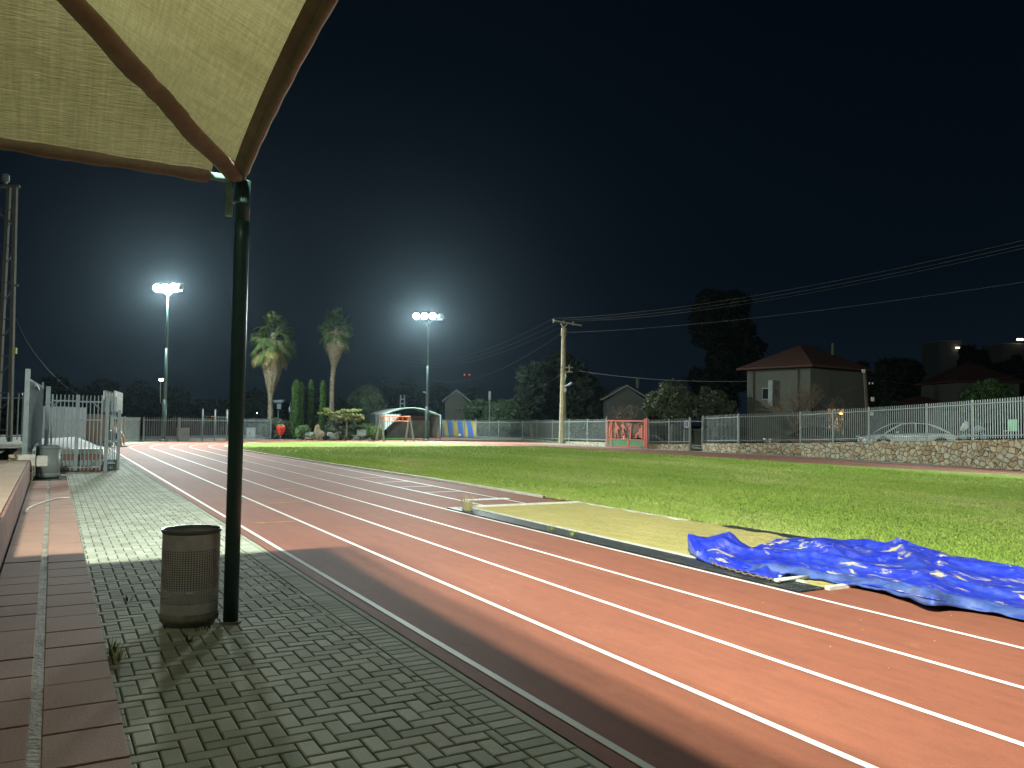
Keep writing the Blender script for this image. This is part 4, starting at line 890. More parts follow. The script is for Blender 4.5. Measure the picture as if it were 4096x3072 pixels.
vpost(MB(), 470, 1640, 1879, .09, p4).build('post', m_galv, gs_)
for y in (1664, 1852):
    a, b_ = gl(424, y), gl(466, y, p4); MB().box((a+b_)/2, ((b_-a).length, .035, .045), ax=b_-a).build('rail', m_galv, gs_)
pk = MB()
for i in range(1, 6):
    p = gl(419, 1888).lerp(gl(462, 1880, p4), i/6); p.z = 0; pk.box(p+Vector((0, 0, 1.1)), (.026, .026, 2.1), ax=NR)
pk.build('picket_panel', m_galv, gs_); MB().tube([gl(424, 1590), gl(455, 1590, p4)], .010, 5).tube([gl(430, 1640), gl(452, 1600, p4)], .010, 5).build('tie_rod', m_galv, gs_)
m_sb = mat('sign_face_grey', (.50, .50, .50), rough=.5); m_sw = mat('sign_lettering', (.85, .88, .80), rough=.5)
def board(name, label, x0, y0t, y0b, x1, y1t, y1b, s0, s1, m):
    A_ = gl(x0, y0t, s0); B_ = gl(x0, y0b, s0); C_ = gl(x1, y1t, s1); D_ = gl(x1, y1b, s1); B_.x, B_.y = A_.x, A_.y; D_.x, D_.y = C_.x, C_.y
    t = thing(name, label, 'sign board', A_); nn = (C_-A_).cross(Vector((0, 0, 1))).normalized()*.015
    if nn.dot(CAM-A_) < 0: nn = -nn
    MB().add([A_, B_, D_, C_, A_-nn*2, B_-nn*2, D_-nn*2, C_-nn*2], [(0, 1, 2, 3), (7, 6, 5, 4), (0, 4, 5, 1), (1, 5, 6, 2), (2, 6, 7, 3), (3, 7, 4, 0)]).build('board_plate', m, t)
    return t, A_, B_, C_, D_, nn
t, A_, B_, C_, D_, nn = board('sign_board', 'right sign board, grey with white lettering facing the track', 460, 1562, 1643, 492, 1573, 1654, 26.75, 27.35, m_sb)
def sp2(u, v): return A_.lerp(C_, u).lerp(B_.lerp(D_, u), v)+nn*.3
let = MB()
def q4(u0, u1, v0, v1): let.add([sp2(u0, v0), sp2(u0, v1), sp2(u1, v1), sp2(u1, v0)], [(0, 1, 2, 3)])
for k in range(5): q4(.10+.03*(k % 2), .25, .10+.16*k, .22+.16*k)
for (u0, u1, v0, v1) in [(.46, .6, .27, .30), (.52, .55, .30, .42), (.64, .76, .28, .31), (.64, .67, .31, .42), (.64, .76, .41, .44), (.80, .94, .29, .32), (.86, .89, .32, .44), (.46, .52, .5, .86), (.56, .60, .5, .86), (.68, .72, .5, .86), (.56, .72, .5, .54), (.56, .72, .82, .86), (.77, .82, .5, .86), (.86, .90, .5, .84), (.93, .96, .5, .84), (.86, .96, .82, .86)]: q4(u0, u1, v0, v1)
let.build('lettering', m_sw, t)
t, A_, B_, C_, D_, nn = board('sign_board', 'left sign board seen from behind with white slats and frame', 418, 1563, 1650, 452, 1572, 1645, 26.1, 26.6, m_sw)
fr_ = MB()
for (P1, P2) in ((A_, B_), (C_, D_), (A_, C_), (B_, D_), (A_.lerp(C_, .35), B_.lerp(D_, .35)), (A_.lerp(C_, .7), B_.lerp(D_, .7))): fr_.tube([P1+nn*1.2, P2+nn*1.2], .016, 4)
fr_.build('board_frame', m_galv, t)
# big post and side fence climbing on the stone plinth
t = thing('side_fence', 'grey sheet fence running back from the tall left post', 'fence', gl(98, 1846, 18.9))
a = at(97, 1846, 18.4); a.z = .66
MB().box(Vector((a.x, a.y, .66+.98)), (.10, .10, 1.98), ax=DIR).build('post', m_galv, t)
b_ = a+DIR*6.6+NR*.24; n = 34; pm = MB()
for i in range(n): p = a.lerp(b_, (i+.7)/n); pm.box(p+Vector((0, 0, .90)), (.15, .012 if i % 2 else .035, 1.74), ax=DIR)
pm.build('sheet_panel', m_galv, t)
for z in (.12, 1.62): MB().box((a+b_)/2+NR*.05+Vector((0, 0, z)), (6.5, .04, .05), ax=DIR).build('rail', m_galvl, t)
MB().box(b_+Vector((0, 0, .95)), (.05, .05, 1.9), ax=DIR).build('post', m_galv, t)
wall('small rubble stone plinth carrying the left side fence', [a+NR*.14-DIR*.15, a+NR*.18+DIR*7.2], [.68, .68], .42, m_stone2, name='stone_plinth', back=1)
tag(MB().box(a+NR*.05-DIR*.38+Vector((0, 0, -.08)), (.34, .30, .26), ax=NR).box(a+NR*.35-DIR*.36+Vector((0, 0, -.10)), (.22, .26, .24), ax=NR).build('stone_block', m_whitec, bevel=.03), 'two pale dressed stone blocks at the head of the plinth', 'stone block')
fence('picket_fence', 'thin grey picket fence at the far left edge beyond the grass bank', [at(-120, 1765, 25.5), at(88, 1765, 25.5)], 1.52, m_darkf, spacing=2.2, pick=.32, pw=.026)
tag(MB().box(at(20, 1784, 24.5), (3.2, .12, .12)).build('terrace_kerb', m_whitec), 'white kerb line in front of the far left fence', 'kerb')
# beyond the gate: steps, pale yard, fence boards, planks
struct('yard', MB().add([W(27.5, -7, .62), W(27.5, 1.35, .62), W(50, 1.0, .5), W(50, -9, .5)], [(3, 2, 1, 0)]), mat('yard_concrete', (.17, .18, .16), var=.35, vscale=1.2, bump=.3), 'pale concrete yard beyond the grey gate')
for k in range(4):
    struct('yard_step', MB().box(W(26.3+.32*k, .35, .075+.15*k), (.32, 2.0, .15), ax=DIR), m_conc if k % 2 else m_riser, 'step leading up to the pale yard', 'step')
fence('board_fence', 'grey board fence with white tips behind the gate', [xy(at(140, 1795, 35), .35), xy(at(250, 1790, 38), .35), xy(at(335, 1785, 41), .35)], 1.62, mat('dim_board_paint', (.09, .11, .11), rough=.7, var=.3, vscale=4), spacing=2.6, pick=.115, pw=.085, rails=(.3, -.3))
tag(MB().box(at(376, 1722, 43), (1.25, .3, 1.75), ax=(1, .1, 0)).build('garden_wall', mat('peach_plaster', (.30, .22, .17), var=.12, vscale=2)), 'peach plastered wall behind the right gate leaf', 'garden wall')
tag(MB().lathe(W(25.3, .95, 0) if False else gl(440, 1880, 26.6), [(.17, 0), (.17, .3)], 12).build('stump', m_bark), 'dark round stump at the foot of the sign boards', 'stump')

# ------------------------------------------------------------------ vegetation
def leafcards(centres, n, spread, size, up=.3, seed=0, asp=1.6, droop=0):
    """centres: (x,y,z,r). many small leaf quads scattered in clumps; returns vertices"""
    rs = np.random.RandomState(seed); c = np.array(centres); w = c[:, 3]**2; idx = rs.choice(len(c), n, p=w/w.sum())
    d = rs.normal(0, 1, (n, 3)); d /= np.linalg.norm(d, axis=1)[:, None]; rad = c[idx, 3]*(.55+.5*rs.rand(n)**.7)
    P = c[idx, :3]+d*rad[:, None]*np.array([1, 1, spread]); nrm = d+rs.normal(0, .7, (n, 3)); nrm[:, 2] += up; nrm /= np.linalg.norm(nrm, axis=1)[:, None]
    tv = rs.normal(0, 1, (n, 3)); tv[:, 2] -= droop; u = np.cross(nrm, tv); u /= np.linalg.norm(u, axis=1)[:, None]+1e-9; v = np.cross(nrm, u); s = size*(.55+.9*rs.rand(n))
    u = u*(s/asp)[:, None]; v = v*s[:, None]
    return np.stack([P-u*.5, P-v, P+u*.5, P+v], 1).reshape(-1, 3)
def clumps(c, rx, rz, k, r0, seed, flat=1.0):
    rs = random.Random(seed); out = []
    for _ in range(k):
        while True:
            x, y, z = rs.uniform(-1, 1), rs.uniform(-1, 1), rs.uniform(-1, 1)
            q = x*x+y*y+z*z
            if .18 < q < 1: break
        out.append((c[0]+x*rx, c[1]+y*rx, c[2]+z*rz, r0*rs.uniform(.6, 1.25)))
    return out
def limbs(base, cl, h0, r0, seed, wig=.2, kmax=10):
    rs = random.Random(seed); mb = MB(); b_ = Vector(base); top = b_+Vector((0, 0, h0))
    mb.tube([b_, b_.lerp(top, .5)+Vector((rs.uniform(-1, 1), rs.uniform(-1, 1), 0))*wig*.4, top], [r0*1.25, r0, r0*.8], 8)
    for c in rs.sample(cl, min(kmax, len(cl))):
        e_ = Vector(c[:3]); m_ = top.lerp(e_, .5)+Vector((0, 0, -.12*(e_-top).length)); mb.tube([top, m_, e_], [r0*.6, r0*.35, r0*.12], 5)
    return mb
SEED = [100]
def tree(name, label, base, h, w, m, trunk=.25, k=26, n=5000, leafs=.28, group=None, cat='tree', rz=None, r0=None, droop=0, squash=.8, tr=.16):
    SEED[0] += 1; sd = SEED[0]; base = Vector(base); t = thing(name, label, cat, base, group)
    th = h*trunk; ch = h-th; c = base+Vector((0, 0, th+ch*.5)); cl = clumps(c, w/2*.72, ch/2*.74, k, r0 or min(w, ch)*.2, sd)
    limbs(base-Vector((0, 0, .05)), cl, th+ch*.12, tr, sd).build('trunk', m_bark, t, smooth=True)
    fastmesh('crown', leafcards(cl, n, squash, leafs, seed=sd, droop=droop), None, m, t); return t
def htree(xp, yt, yb, Y, wpx):       # base point, height and width from photo rows at distance Y
    b_ = at(xp, yb, Y); return b_, (yb-yt)/F*Y, wpx/F*Y
G1 = 'dark trees beyond the far fences'
def bgtree(label, x, yt, yb, wpx, Y, m=m_dark, name='tree', n=3500, leafs=.5, **kw):
    b_, h, w = htree(x, yt, yb, Y, wpx); b_.z = max(-.3, min(b_.z, 3)); h = wtop(b_, yt)-b_.z
    return tree(name, label, b_, h, w, m, n=n, leafs=leafs, group=kw.pop('group', G1), **kw)
# left skyline
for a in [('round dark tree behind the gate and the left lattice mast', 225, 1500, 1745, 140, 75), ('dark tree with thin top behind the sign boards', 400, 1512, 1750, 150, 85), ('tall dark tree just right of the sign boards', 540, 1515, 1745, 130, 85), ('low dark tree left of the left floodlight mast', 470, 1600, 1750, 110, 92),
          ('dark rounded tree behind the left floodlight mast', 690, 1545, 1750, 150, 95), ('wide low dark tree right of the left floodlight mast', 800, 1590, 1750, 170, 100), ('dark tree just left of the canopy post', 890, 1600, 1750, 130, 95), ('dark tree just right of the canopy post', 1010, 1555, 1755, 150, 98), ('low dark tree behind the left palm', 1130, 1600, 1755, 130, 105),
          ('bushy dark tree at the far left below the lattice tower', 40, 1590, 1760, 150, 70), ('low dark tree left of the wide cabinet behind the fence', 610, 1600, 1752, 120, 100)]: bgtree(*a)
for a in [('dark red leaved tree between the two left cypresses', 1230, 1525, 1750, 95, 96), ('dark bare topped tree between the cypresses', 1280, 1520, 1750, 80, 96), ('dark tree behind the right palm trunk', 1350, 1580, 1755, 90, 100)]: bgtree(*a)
# middle skyline
bgtree('big pale weeping willow behind the garden left of the shelter', 1462, 1548, 1750, 165, 84, m_willow, 'willow_tree', n=12000, leafs=.42, droop=2.5, trunk=.1, k=34, group='trees behind the garden')
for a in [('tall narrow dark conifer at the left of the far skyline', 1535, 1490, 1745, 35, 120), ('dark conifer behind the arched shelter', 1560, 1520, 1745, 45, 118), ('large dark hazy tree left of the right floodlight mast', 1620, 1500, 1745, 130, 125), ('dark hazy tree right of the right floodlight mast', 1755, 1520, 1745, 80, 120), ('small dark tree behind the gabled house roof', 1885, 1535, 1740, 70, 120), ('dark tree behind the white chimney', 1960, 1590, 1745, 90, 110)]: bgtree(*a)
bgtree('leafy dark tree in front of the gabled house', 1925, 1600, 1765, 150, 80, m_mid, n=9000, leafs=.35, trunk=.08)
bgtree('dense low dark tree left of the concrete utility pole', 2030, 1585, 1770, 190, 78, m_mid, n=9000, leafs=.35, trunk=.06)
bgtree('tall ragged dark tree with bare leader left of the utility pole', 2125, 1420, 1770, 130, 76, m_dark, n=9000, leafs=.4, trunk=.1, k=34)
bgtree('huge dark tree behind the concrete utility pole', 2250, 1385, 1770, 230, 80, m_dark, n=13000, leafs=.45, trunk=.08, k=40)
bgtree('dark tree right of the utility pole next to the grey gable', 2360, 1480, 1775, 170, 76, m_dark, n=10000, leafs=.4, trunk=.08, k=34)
bgtree('small yellowish bush at the foot of the utility pole', 2285, 1655, 1765, 90, 62, m_mid, name='bush', cat='bush', n=3000, leafs=.2, trunk=.05, group='bushes behind the fences')
# very tall dark tree mass
b_ = at(2885, 1760, 115); b_.z = 0; tree('tall_tree', 'towering dark tree rising above the olive tree', b_, wtop(b_, 1090), 12.2, m_dark, n=20000, leafs=.55, trunk=.05, k=60, r0=2.0, group=G1)
tree('olive_tree', 'grey green olive tree behind the short fence and doorway', at(2690, 1765, 55), wtop(at(2690, 1765, 55), 1515)-at(2690, 1765, 55).z, 4.4, m_olive, n=11000, leafs=.17, trunk=.18, k=36, r0=.62, group='trees behind the garden')
tree('olive_tree', 'second grey green olive tree left of the tiled roof house', at(2860, 1765, 57), wtop(at(2860, 1765, 57), 1530)-at(2860, 1765, 57).z, 3.6, m_olive, n=9000, leafs=.17, trunk=.18, k=30, r0=.6, group='trees behind the garden')
b_ = at(3950, 1700, 48); b_.z = .6; tree('round_tree', 'bright green leafy tree above the right end of the fence', b_, wtop(b_, 1508)-.6, 3.4, m_fic, n=9000, leafs=.16, trunk=.2, k=26, r0=.5)
for a in [('dark brown tree right of the tiled roof house', 3440, 1440, 1700, 110, 75), ('tall dark tree left of the wooden service pole', 3560, 1400, 1700, 150, 85), ('dark tree between the service pole and the lit flats', 3640, 1420, 1700, 120, 90), ('dark round tree in front of the far flats', 3905, 1350, 1690, 150, 110), ('dark tree at the right edge above the red roof', 4060, 1380, 1690, 130, 110), ('pale topped tree behind the ridge of the tiled roof', 3260, 1360, 1600, 80, 95), ('low dark tree behind the grey gable', 2560, 1600, 1765, 60, 90), ('dark shrubby tree below the service pole', 3480, 1560, 1720, 160, 60)]: bgtree(*a)

# bare winter trees
def baretree(label, base, h, w, seed, depth=7, m=m_twig):
    base = Vector(base); t = thing('bare_tree', label, 'tree', base, 'bare trees behind the fences'); rs = random.Random(seed); mb = MB(); tw = MB()
    def grow(p, d, l, r, k):
        q = p+d*l; md = p.lerp(q, .5)+Vector((rs.uniform(-1, 1), rs.uniform(-1, 1), rs.uniform(-.3, .6)))*l*.12
        (mb if k > depth-2 else tw).tube([p, md, q], [r, r*.85, r*.65], 5 if k > depth-2 else 3, caps=False)
        if k == 0: return
        for _ in range(rs.choice((2, 3, 3))):
            e_ = Vector((rs.gauss(0, 1)*w/h*1.25, rs.gauss(0, 1)*w/h*1.25, rs.gauss(.35, .55))).normalized(); grow(q, (d*.75+e_*.8).normalized(), l*rs.uniform(.66, .86), max(.006, r*.62), k-1)
    for _ in range(3): grow(base, Vector((rs.uniform(-.6, .6), rs.uniform(-.5, .5), 1)).normalized(), h*.27, h*.022, depth-1)
    mb.build('trunk', m_bark, t); tw.build('twigs', m, t)
bt = at(3200, 1690, 46); bt.z = .5
baretree('large bare branched tree in front of the tiled roof house', bt, 3.9, 5.5, 5)
bt = at(3330, 1700, 44); bt.z = .5
baretree('bare bushy tree right of the larger bare tree', bt, 2.6, 3.4, 9, depth=6)
bt = at(2520, 1770, 56); bt.z = .2
baretree('bare spreading tree behind the red gate', bt, 3.0, 4.2, 12, depth=6)

# palms
def palm(label, base, h, crown_r, skirt_z, lean, seed, dark=False):
    base = Vector(base); t = thing('fan_palm', label, 'palm tree', base, 'tall fan palms in the garden'); rs = random.Random(seed)
    top = base+Vector((lean, 0, h)); mb = MB(); P = [base.lerp(top, i/24)+Vector((.05*math.sin(i*.4), 0, 0)) for i in range(25)]
    mb.tube(P, [.27-.10*min(1, i/8)+.012*math.sin(i*2.2) for i in range(25)], 12)
    for i in range(420):                                            # stubs of old leaf bases
        u = rs.uniform(.0, .8); a = rs.uniform(0, 6.283); c = base.lerp(top, u)+Vector((.05*math.sin(u*24*.4), 0, 0)); rr = .27-.10*min(1, u*3); o = Vector((math.cos(a), math.sin(a), 0))
        s_ = Vector((-math.sin(a), math.cos(a), 0)); p = c+o*rr*.9; e_ = p+o*.09+Vector((0, 0, .09)); mb.add([p-s_*.05, p+s_*.05, e_+s_*.025, e_-s_*.025], [(0, 1, 2, 3)])
    mb.build('trunk', m_palmbark, t, smooth=False)
    V = []                                                          # skirt of dead fronds
    H0, Hs = h*.93, skirt_z
    for i in range(4200):
        u = rs.random()**.8; z = Hs+(H0-Hs)*u; a = rs.uniform(0, 6.283); prof = (.16+(crown_r*.50-.16)*min(1, u*1.15)**.9)*rs.uniform(.5, 1.16)
        o = Vector((math.cos(a), math.sin(a), 0)); s_ = Vector((-math.sin(a), math.cos(a), 0)); c = base.lerp(top, z/h)
        p = c+o*prof+Vector((0, 0, z-(c.z-base.z))); l = rs.uniform(.25, .8)
        e_ = p-Vector((0, 0, l))-o*l*rs.uniform(.15, .5)*min(1, (1.2-u*.6)); w_ = rs.uniform(.008, .035)
        V += [p-s_*w_, p+s_*w_, e_+s_*w_*.3, e_-s_*w_*.3]
    fastmesh('dead_frond_skirt', [tuple(v) for v in V], None, m_deadf, t)
    V = []; Pt = MB(); VD = []
    nf = 74
    for i in range(nf):
        el = R(86-142*(i/nf)**.9)+rs.uniform(-.3, .3); a = i*2.399+rs.uniform(-.2, .2); o = Vector((math.cos(a), math.sin(a), 0)); d = (o*math.cos(el)+Vector((0, 0, math.sin(el)))).normalized()
        st = top+Vector((0, 0, -.1-.5*(i/nf))); L = crown_r*rs.uniform(.34, .62); q = st+d*L-Vector((0, 0, .12*L*math.cos(el))); Pt.tube([st, st.lerp(q, .5)+Vector((0, 0, .06)), q], [.03, .022, .014], 4, caps=False)
        s_ = d.cross(Vector((0, 0, 1)))
        if s_.length < .1: s_ = Vector((1, 0, 0))
        s_ = (s_.normalized()+Vector((0, 0, rs.uniform(-.75, .75)))).normalized(); nl = 26; fr = crown_r*rs.uniform(.46, .58)
        for k in range(nl):
            th = R(-105+210*k/(nl-1)); dl = (d*math.cos(th)+s_*math.sin(th)).normalized(); l = fr*(1-.25*abs(th)/R(105)); m1 = q+dl*l*.55-Vector((0, 0, l*(.12+.25*(i/nf)))); tip = q+dl*l*(.85-.25*i/nf)-Vector((0, 0, l*(.35+.55*(i/nf))))+Vector((rs.uniform(-1, 1), rs.uniform(-1, 1), rs.uniform(-1, 1)))*.07; w_ = l*.045
            c_ = dl.cross(Vector((0, 0, 1))); 
            if c_.length < .1: c_ = s_
            c_.normalize(); arr = VD if i > nf*.86 else V; arr += [q, m1+c_*w_, tip, m1-c_*w_]
    Pt.build('petioles', m_mid, t); fastmesh('frond_crown', [tuple(v) for v in V], None, m_palm, t)
    fastmesh('yellowing_fronds', [tuple(v) for v in VD], None, mat('yellowing_frond', (.17, .15, .045), var=.5, vscale=4) if not dark else m_deadf, t)
pb1 = xy(at(1076, 1745, 62)); h1_ = wtop(pb1, 1330); palm('left fan palm with a long shaggy skirt of pale dead fronds', pb1, h1_, 2.15, h1_*.42, .12, 3)
pb2 = xy(at(1318, 1745, 66)); h2_ = wtop(pb2, 1292); palm('right fan palm, taller and thinner, rising behind the cypresses', pb2, h2_, 1.75, h2_*.62, .35, 8, True)

# cypress columns
def cypress(label, base, h, w, seed):
    base = Vector(base); t = thing('cypress', label, 'cypress tree', base, 'trimmed cypress columns in the garden'); rs = np.random.RandomState(seed)
    MB().tube([base, base+Vector((0, 0, h*.9))], [.07, .02], 6).build('trunk', m_bark, t)
    n = 9000; z = h*rs.uniform(0.03, 1, n); a = rs.uniform(0, 2*np.pi, n); u = z/h; rad = w/2*np.minimum(1, (u*5+.45))*np.minimum(1, ((1-u)*9)**.5+.02)*(1-.22*u)
    rad = rad*(.82+.10*np.sin(a*3+z*2.3)+.08*np.sin(a*7-z*5)+.08*rs.rand(n)); P = np.stack([base.x+np.cos(a)*rad, base.y+np.sin(a)*rad, base.z+z], 1)
    o = np.stack([np.cos(a), np.sin(a), 0*a], 1); s_ = np.stack([-np.sin(a), np.cos(a), 0*a], 1)+rs.normal(0, .35, (n, 3)); l = rs.uniform(.05, .15, n)[:, None]; w_ = rs.uniform(.02, .045, n)[:, None]
    up = np.array([0, 0, 1.])+o*rs.uniform(.0, .7, n)[:, None]+rs.normal(0, .12, (n, 3))
    fastmesh('crown', np.stack([P-s_*w_, P+s_*w_, P+s_*w_*.4+up*l, P-s_*w_*.4+up*l], 1).reshape(-1, 3), None, m_cyp, t)
    core = MB(); core.lathe(base, [(w*.30, .1), (w*.37, h*.15), (w*.33, h*.6), (w*.24, h*.9), (.03, h*.96)], 12); core.build('inner_foliage', m_mid, t, smooth=True)
def hcy(x, yt, Y=61.5, yb=1752): b_ = xy(at(x, yb, Y)); return b_, wtop(b_, yt)
b_, h = hcy(1181, 1524); cypress('widest cypress column, standing right behind the strawberry', b_, h, .80, 1)
b_, h = hcy(1200, 1532, 63.5); cypress('cypress column half hidden behind the widest one', b_, h, .46, 2)
b_, h = hcy(1239, 1524, 63); cypress('thin middle cypress column', b_, h, .46, 3)
b_, h = hcy(1288, 1527, 63); cypress('right cypress column beside the tall palm trunk', b_, h, .52, 4)

# garden shrubs
def shrub(name, label, x, yb, yt, wpx, Y, m, n=3500, ls=.08, k=16, cat='shrub', sq=.9, droop=0, group='garden shrubs along the far bend'):
    SEED[0] += 1; b_ = xy(at(x, yb, Y)); h = wtop(b_, yt); w = wpx/F*Y; t = thing(name, label, cat, b_, group)
    cl = clumps(b_+Vector((0, 0, h*.5)), w/2*.74, h*.40, k, min(w, h)*.24, SEED[0]); 
    st = MB(); rs = random.Random(SEED[0])
    for c in cl[:10]: st.tube([b_, Vector(c[:3])], [.02, .008], 4)
    st.build('stems', m_bark, t); fastmesh('foliage', leafcards(cl, n, sq, ls, seed=SEED[0], droop=droop), None, m, t); return t
shrub('shrub', 'dark glossy shrub behind the strawberry figure', 1082, 1756, 1672, 110, 60.5, m_shr, 5000, .11)
shrub('shrub', 'dark glossy shrub between strawberry and widest cypress', 1150, 1756, 1675, 70, 61.5, m_shr, 3000, .11)
shrub('oleander', 'pale green oleander bush right of the widest cypress', 1212, 1758, 1698, 62, 60.0, m_ole, 3500, .11)
shrub('potted_shrub', 'silver leaved shrub spilling over a low round pot', 1238, 1756, 1728, 48, 59.4, m_silver, 2200, .05)
shrub('shrub', 'dark broad leaved bush behind the small flat topped tree', 1350, 1756, 1675, 90, 61.5, m_shr, 4200, .13)
shrub('shrub', 'dark green bush left of the long hedge', 1405, 1757, 1680, 60, 61, m_mid, 3000, .08)
shrub('shrub', 'small dark plants at the foot of the white marker stone', 1305, 1759, 1738, 30, 59.5, m_mid, 900, .05)
shrub('shrub', 'small silver plant in the low planter by the marker stone', 1345, 1757, 1728, 50, 59.4, m_silver, 1800, .06)
shrub('shrub', 'tiny yellow green plants under the flat topped tree', 1383, 1759, 1745, 22, 59, m_yg, 500, .04)
shrub('hedge', 'clipped green hedge behind the bench', 1462, 1758, 1695, 90, 60.8, m_box, 6000, .055, k=34, cat='hedge')
shrub('round_bush', 'round clipped green bush at the right end of the hedge', 1503, 1758, 1700, 62, 60.0, m_box, 6500, .05, k=30, cat='bush')
shrub('low_plants', 'thin bare stalks and dark shrubs between cypress columns', 1262, 1755, 1640, 46, 64, m_shr, 1800, .09)
for (x, w, y, lb) in ((1238, 36, 1757, 'low round terracotta pot under the silver shrub'), (1346, 26, 1757, 'low stone planter bowl beside the marker stone')):
    b_ = xy(at(x, y, 59.3)); r_ = w/F*59.3/2; tag(MB().lathe(b_, [(r_*.7, 0), (r_*.95, .10), (r_*1.05, .16), (r_*.95, .16)], 18).build('plant_pot', mat('pot_clay', (.42, .33, .22), rough=.9, var=.2, vscale=8), smooth=True), lb, 'plant pot')
# boulders
def rock(label, x, yt, yb, wpx, Y, seed):
    b_ = xy(at(x, yb, Y)); h = wtop(b_, yt); w = wpx/F*Y; bm = bmesh.new(); bmesh.ops.create_icosphere(bm, subdivisions=4, radius=1); rs = random.Random(seed)
    pl = [(Vector((rs.gauss(0, 1), rs.gauss(0, 1), rs.gauss(0, 1))).normalized(), rs.uniform(.6, .9)) for _ in range(14)]
    for v in bm.verts:
        for n_, d in pl:
            e_ = v.co.dot(n_)-d
            if e_ > 0: v.co -= n_*e_
        v.co += v.co.normalized()*.05*math.sin(v.co.x*9)*math.sin(v.co.y*8+v.co.z*11); v.co = Vector((v.co.x*w/2*1.2, v.co.y*w/2, (v.co.z+.8)*h/1.55))
    me = bpy.data.meshes.new('boulder'); bm.to_mesh(me); bm.free(); me.materials.append(mat('boulder_stone', (.34, .29, .19), var=.45, vscale=6, rough=.95, bump=.9, bscale=14)); o = bpy.data.objects.new('boulder', me); COL.objects.link(o); o.location = b_; tag(o, label, 'boulder')
rock('tall pale boulder standing behind the silver shrub', 1270, 1704, 1758, 24, 60.2, 3); rock('lower brown boulder leaning right of the tall boulder', 1287, 1722, 1758, 26, 60.0, 8)
b_ = xy(at(1319, 1757, 59.8)); MS = thing('marker_stone', 'upright pale marker stone slab with a dark plaque', 'marker stone', b_)
MB().box(b_+Vector((0, 0, .28)), (.38, .08, .56)).build('slab', m_whitec, MS, bevel=.02); MB().box(b_+Vector((0, -.045, .33)), (.26, .015, .34)).build('plaque', m_galv, MS)
# flat topped small tree
b_ = xy(at(1385, 1757, 59.6)); t = thing('flat_topped_tree', 'small flat topped tree with yellow green foliage in tiers', 'tree', b_); cl = []
rs = random.Random(4); tk = MB(); tp = b_+Vector((0, 0, 1.55)); tk.tube([b_, b_+Vector((.02, 0, .8)), tp], [.075, .06, .05], 8)
for i in range(46):
    a = rs.uniform(0, 6.283); q = rs.uniform(.2, 1)**.7*1.75; tier = rs.choice((1.45, 1.75, 2.05)); x = math.cos(a)*q*(1.05 if tier < 2 else .85)-.35; e_ = b_+Vector((x, math.sin(a)*q*.6, tier+rs.uniform(-.08, .1)+.1*q)); cl.append((*e_, .23)); tk.tube([tp, tp.lerp(e_, .5)+Vector((0, 0, -.02)), e_], [.025, .016, .006], 4)
tk.build('trunk', m_palmbark, t); fastmesh('crown', leafcards(cl, 5200, .35, .09, up=.8, seed=5), None, m_yg, t)

# ------------------------------------------------------------------ strawberry, bench, bars, shelter
b_ = xy(at(1122, 1757, 59.2)); t = thing('strawberry_figure', 'large red strawberry figure with green leaves on a thin stake', 'garden figure', b_)
prof = [(.02, .26), (.09, .30), (.17, .42), (.25, .58), (.315, .74), (.335, .86), (.31, .97), (.24, 1.05), (.12, 1.09), (.03, 1.10)]
prof = [(max(.01, r_), z) for r_, z in [tuple(v[:2]) for v in [(p.x, p.y) for p in spline([Vector((r_, z, 0)) for r_, z in prof], 4)]]]
sb = MB(); n = 48
sb.lathe(b_, prof, n)
for i, v in enumerate(sb.v):
    vv = Vector(v)-b_; a = math.atan2(vv.y, vv.x); z = vv.z; dm = max(0, math.sin(a*7+(math.floor(z/.085) % 2)*math.pi))**3*max(0, math.sin(z/.085*math.pi))**2 if .35 < z < .98 else 0
    sb.v[i] = (b_.x+vv.x*(1-.07*dm), b_.y+vv.y*(1-.07*dm), v[2])
sb.build('berry', mat('berry_red', (.62, .045, .02), rough=.45, var=.15, vscale=9), t, smooth=True)
lv = MB()
for k in range(9):
    a = k*.698; o = Vector((math.cos(a), math.sin(a), 0)); s_ = Vector((-math.sin(a), math.cos(a), 0)); c = b_+Vector((0, 0, 1.11)); lv.add([c, c+o*.18+s_*.07+Vector((0, 0, .01)), c+o*.30-Vector((0, 0, .13)), c+o*.18-s_*.07+Vector((0, 0, .01))], [(0, 1, 2, 3)]); lv.add([c+Vector((0, 0, .02)), c+o*.18-s_*.07+Vector((0, 0, .03)), c+o*.30-Vector((0, 0, .11)), c+o*.18+s_*.07+Vector((0, 0, .03))], [(0, 1, 2, 3)])
lv.build('leaf_cap', mat('berry_leaf', (.08, .25, .08), rough=.5), t); MB().tube([b_+Vector((0, 0, 1.10)), b_+Vector((.01, 0, 1.2)), b_+Vector((.07, 0, 1.25))], .014, 6).build('stalk', MATS['berry_leaf'], t); MB().tube([b_, b_+Vector((0, 0, .3))], .02, 6).build('stake', m_mortar, t)
# bench
b_ = xy(at(1434, 1757.5, 59.0)); t = thing('bench', 'pale slatted garden bench in front of the hedge', 'bench', b_); ax = Vector((1, -.15, 0)).normalized(); ay = Vector((.15, 1, 0)).normalized()
for k in range(5): MB().box(b_+ay*(-.22+.09*k)+Vector((0, 0, .40)), (.92, .07, .025), ax=ax).build('seat_slat', m_galvl, t)
for k in range(5): MB().box(b_+ay*(.26+.015*k)+Vector((.12, 0, .47+.075*k)), (.70, .02, .062), ax=ax).build('back_slat', m_galvl, t)
for k in (-1, 1): MB().tube([b_+ax*k*.36+ay*-.22, b_+ax*k*.3+ay*-.15+Vector((0, 0, .38)), b_+ax*k*.36+ay*.22+Vector((0, 0, .38)), b_+ax*k*.42+ay*.3], .025, 6).build('leg', m_galv, t)
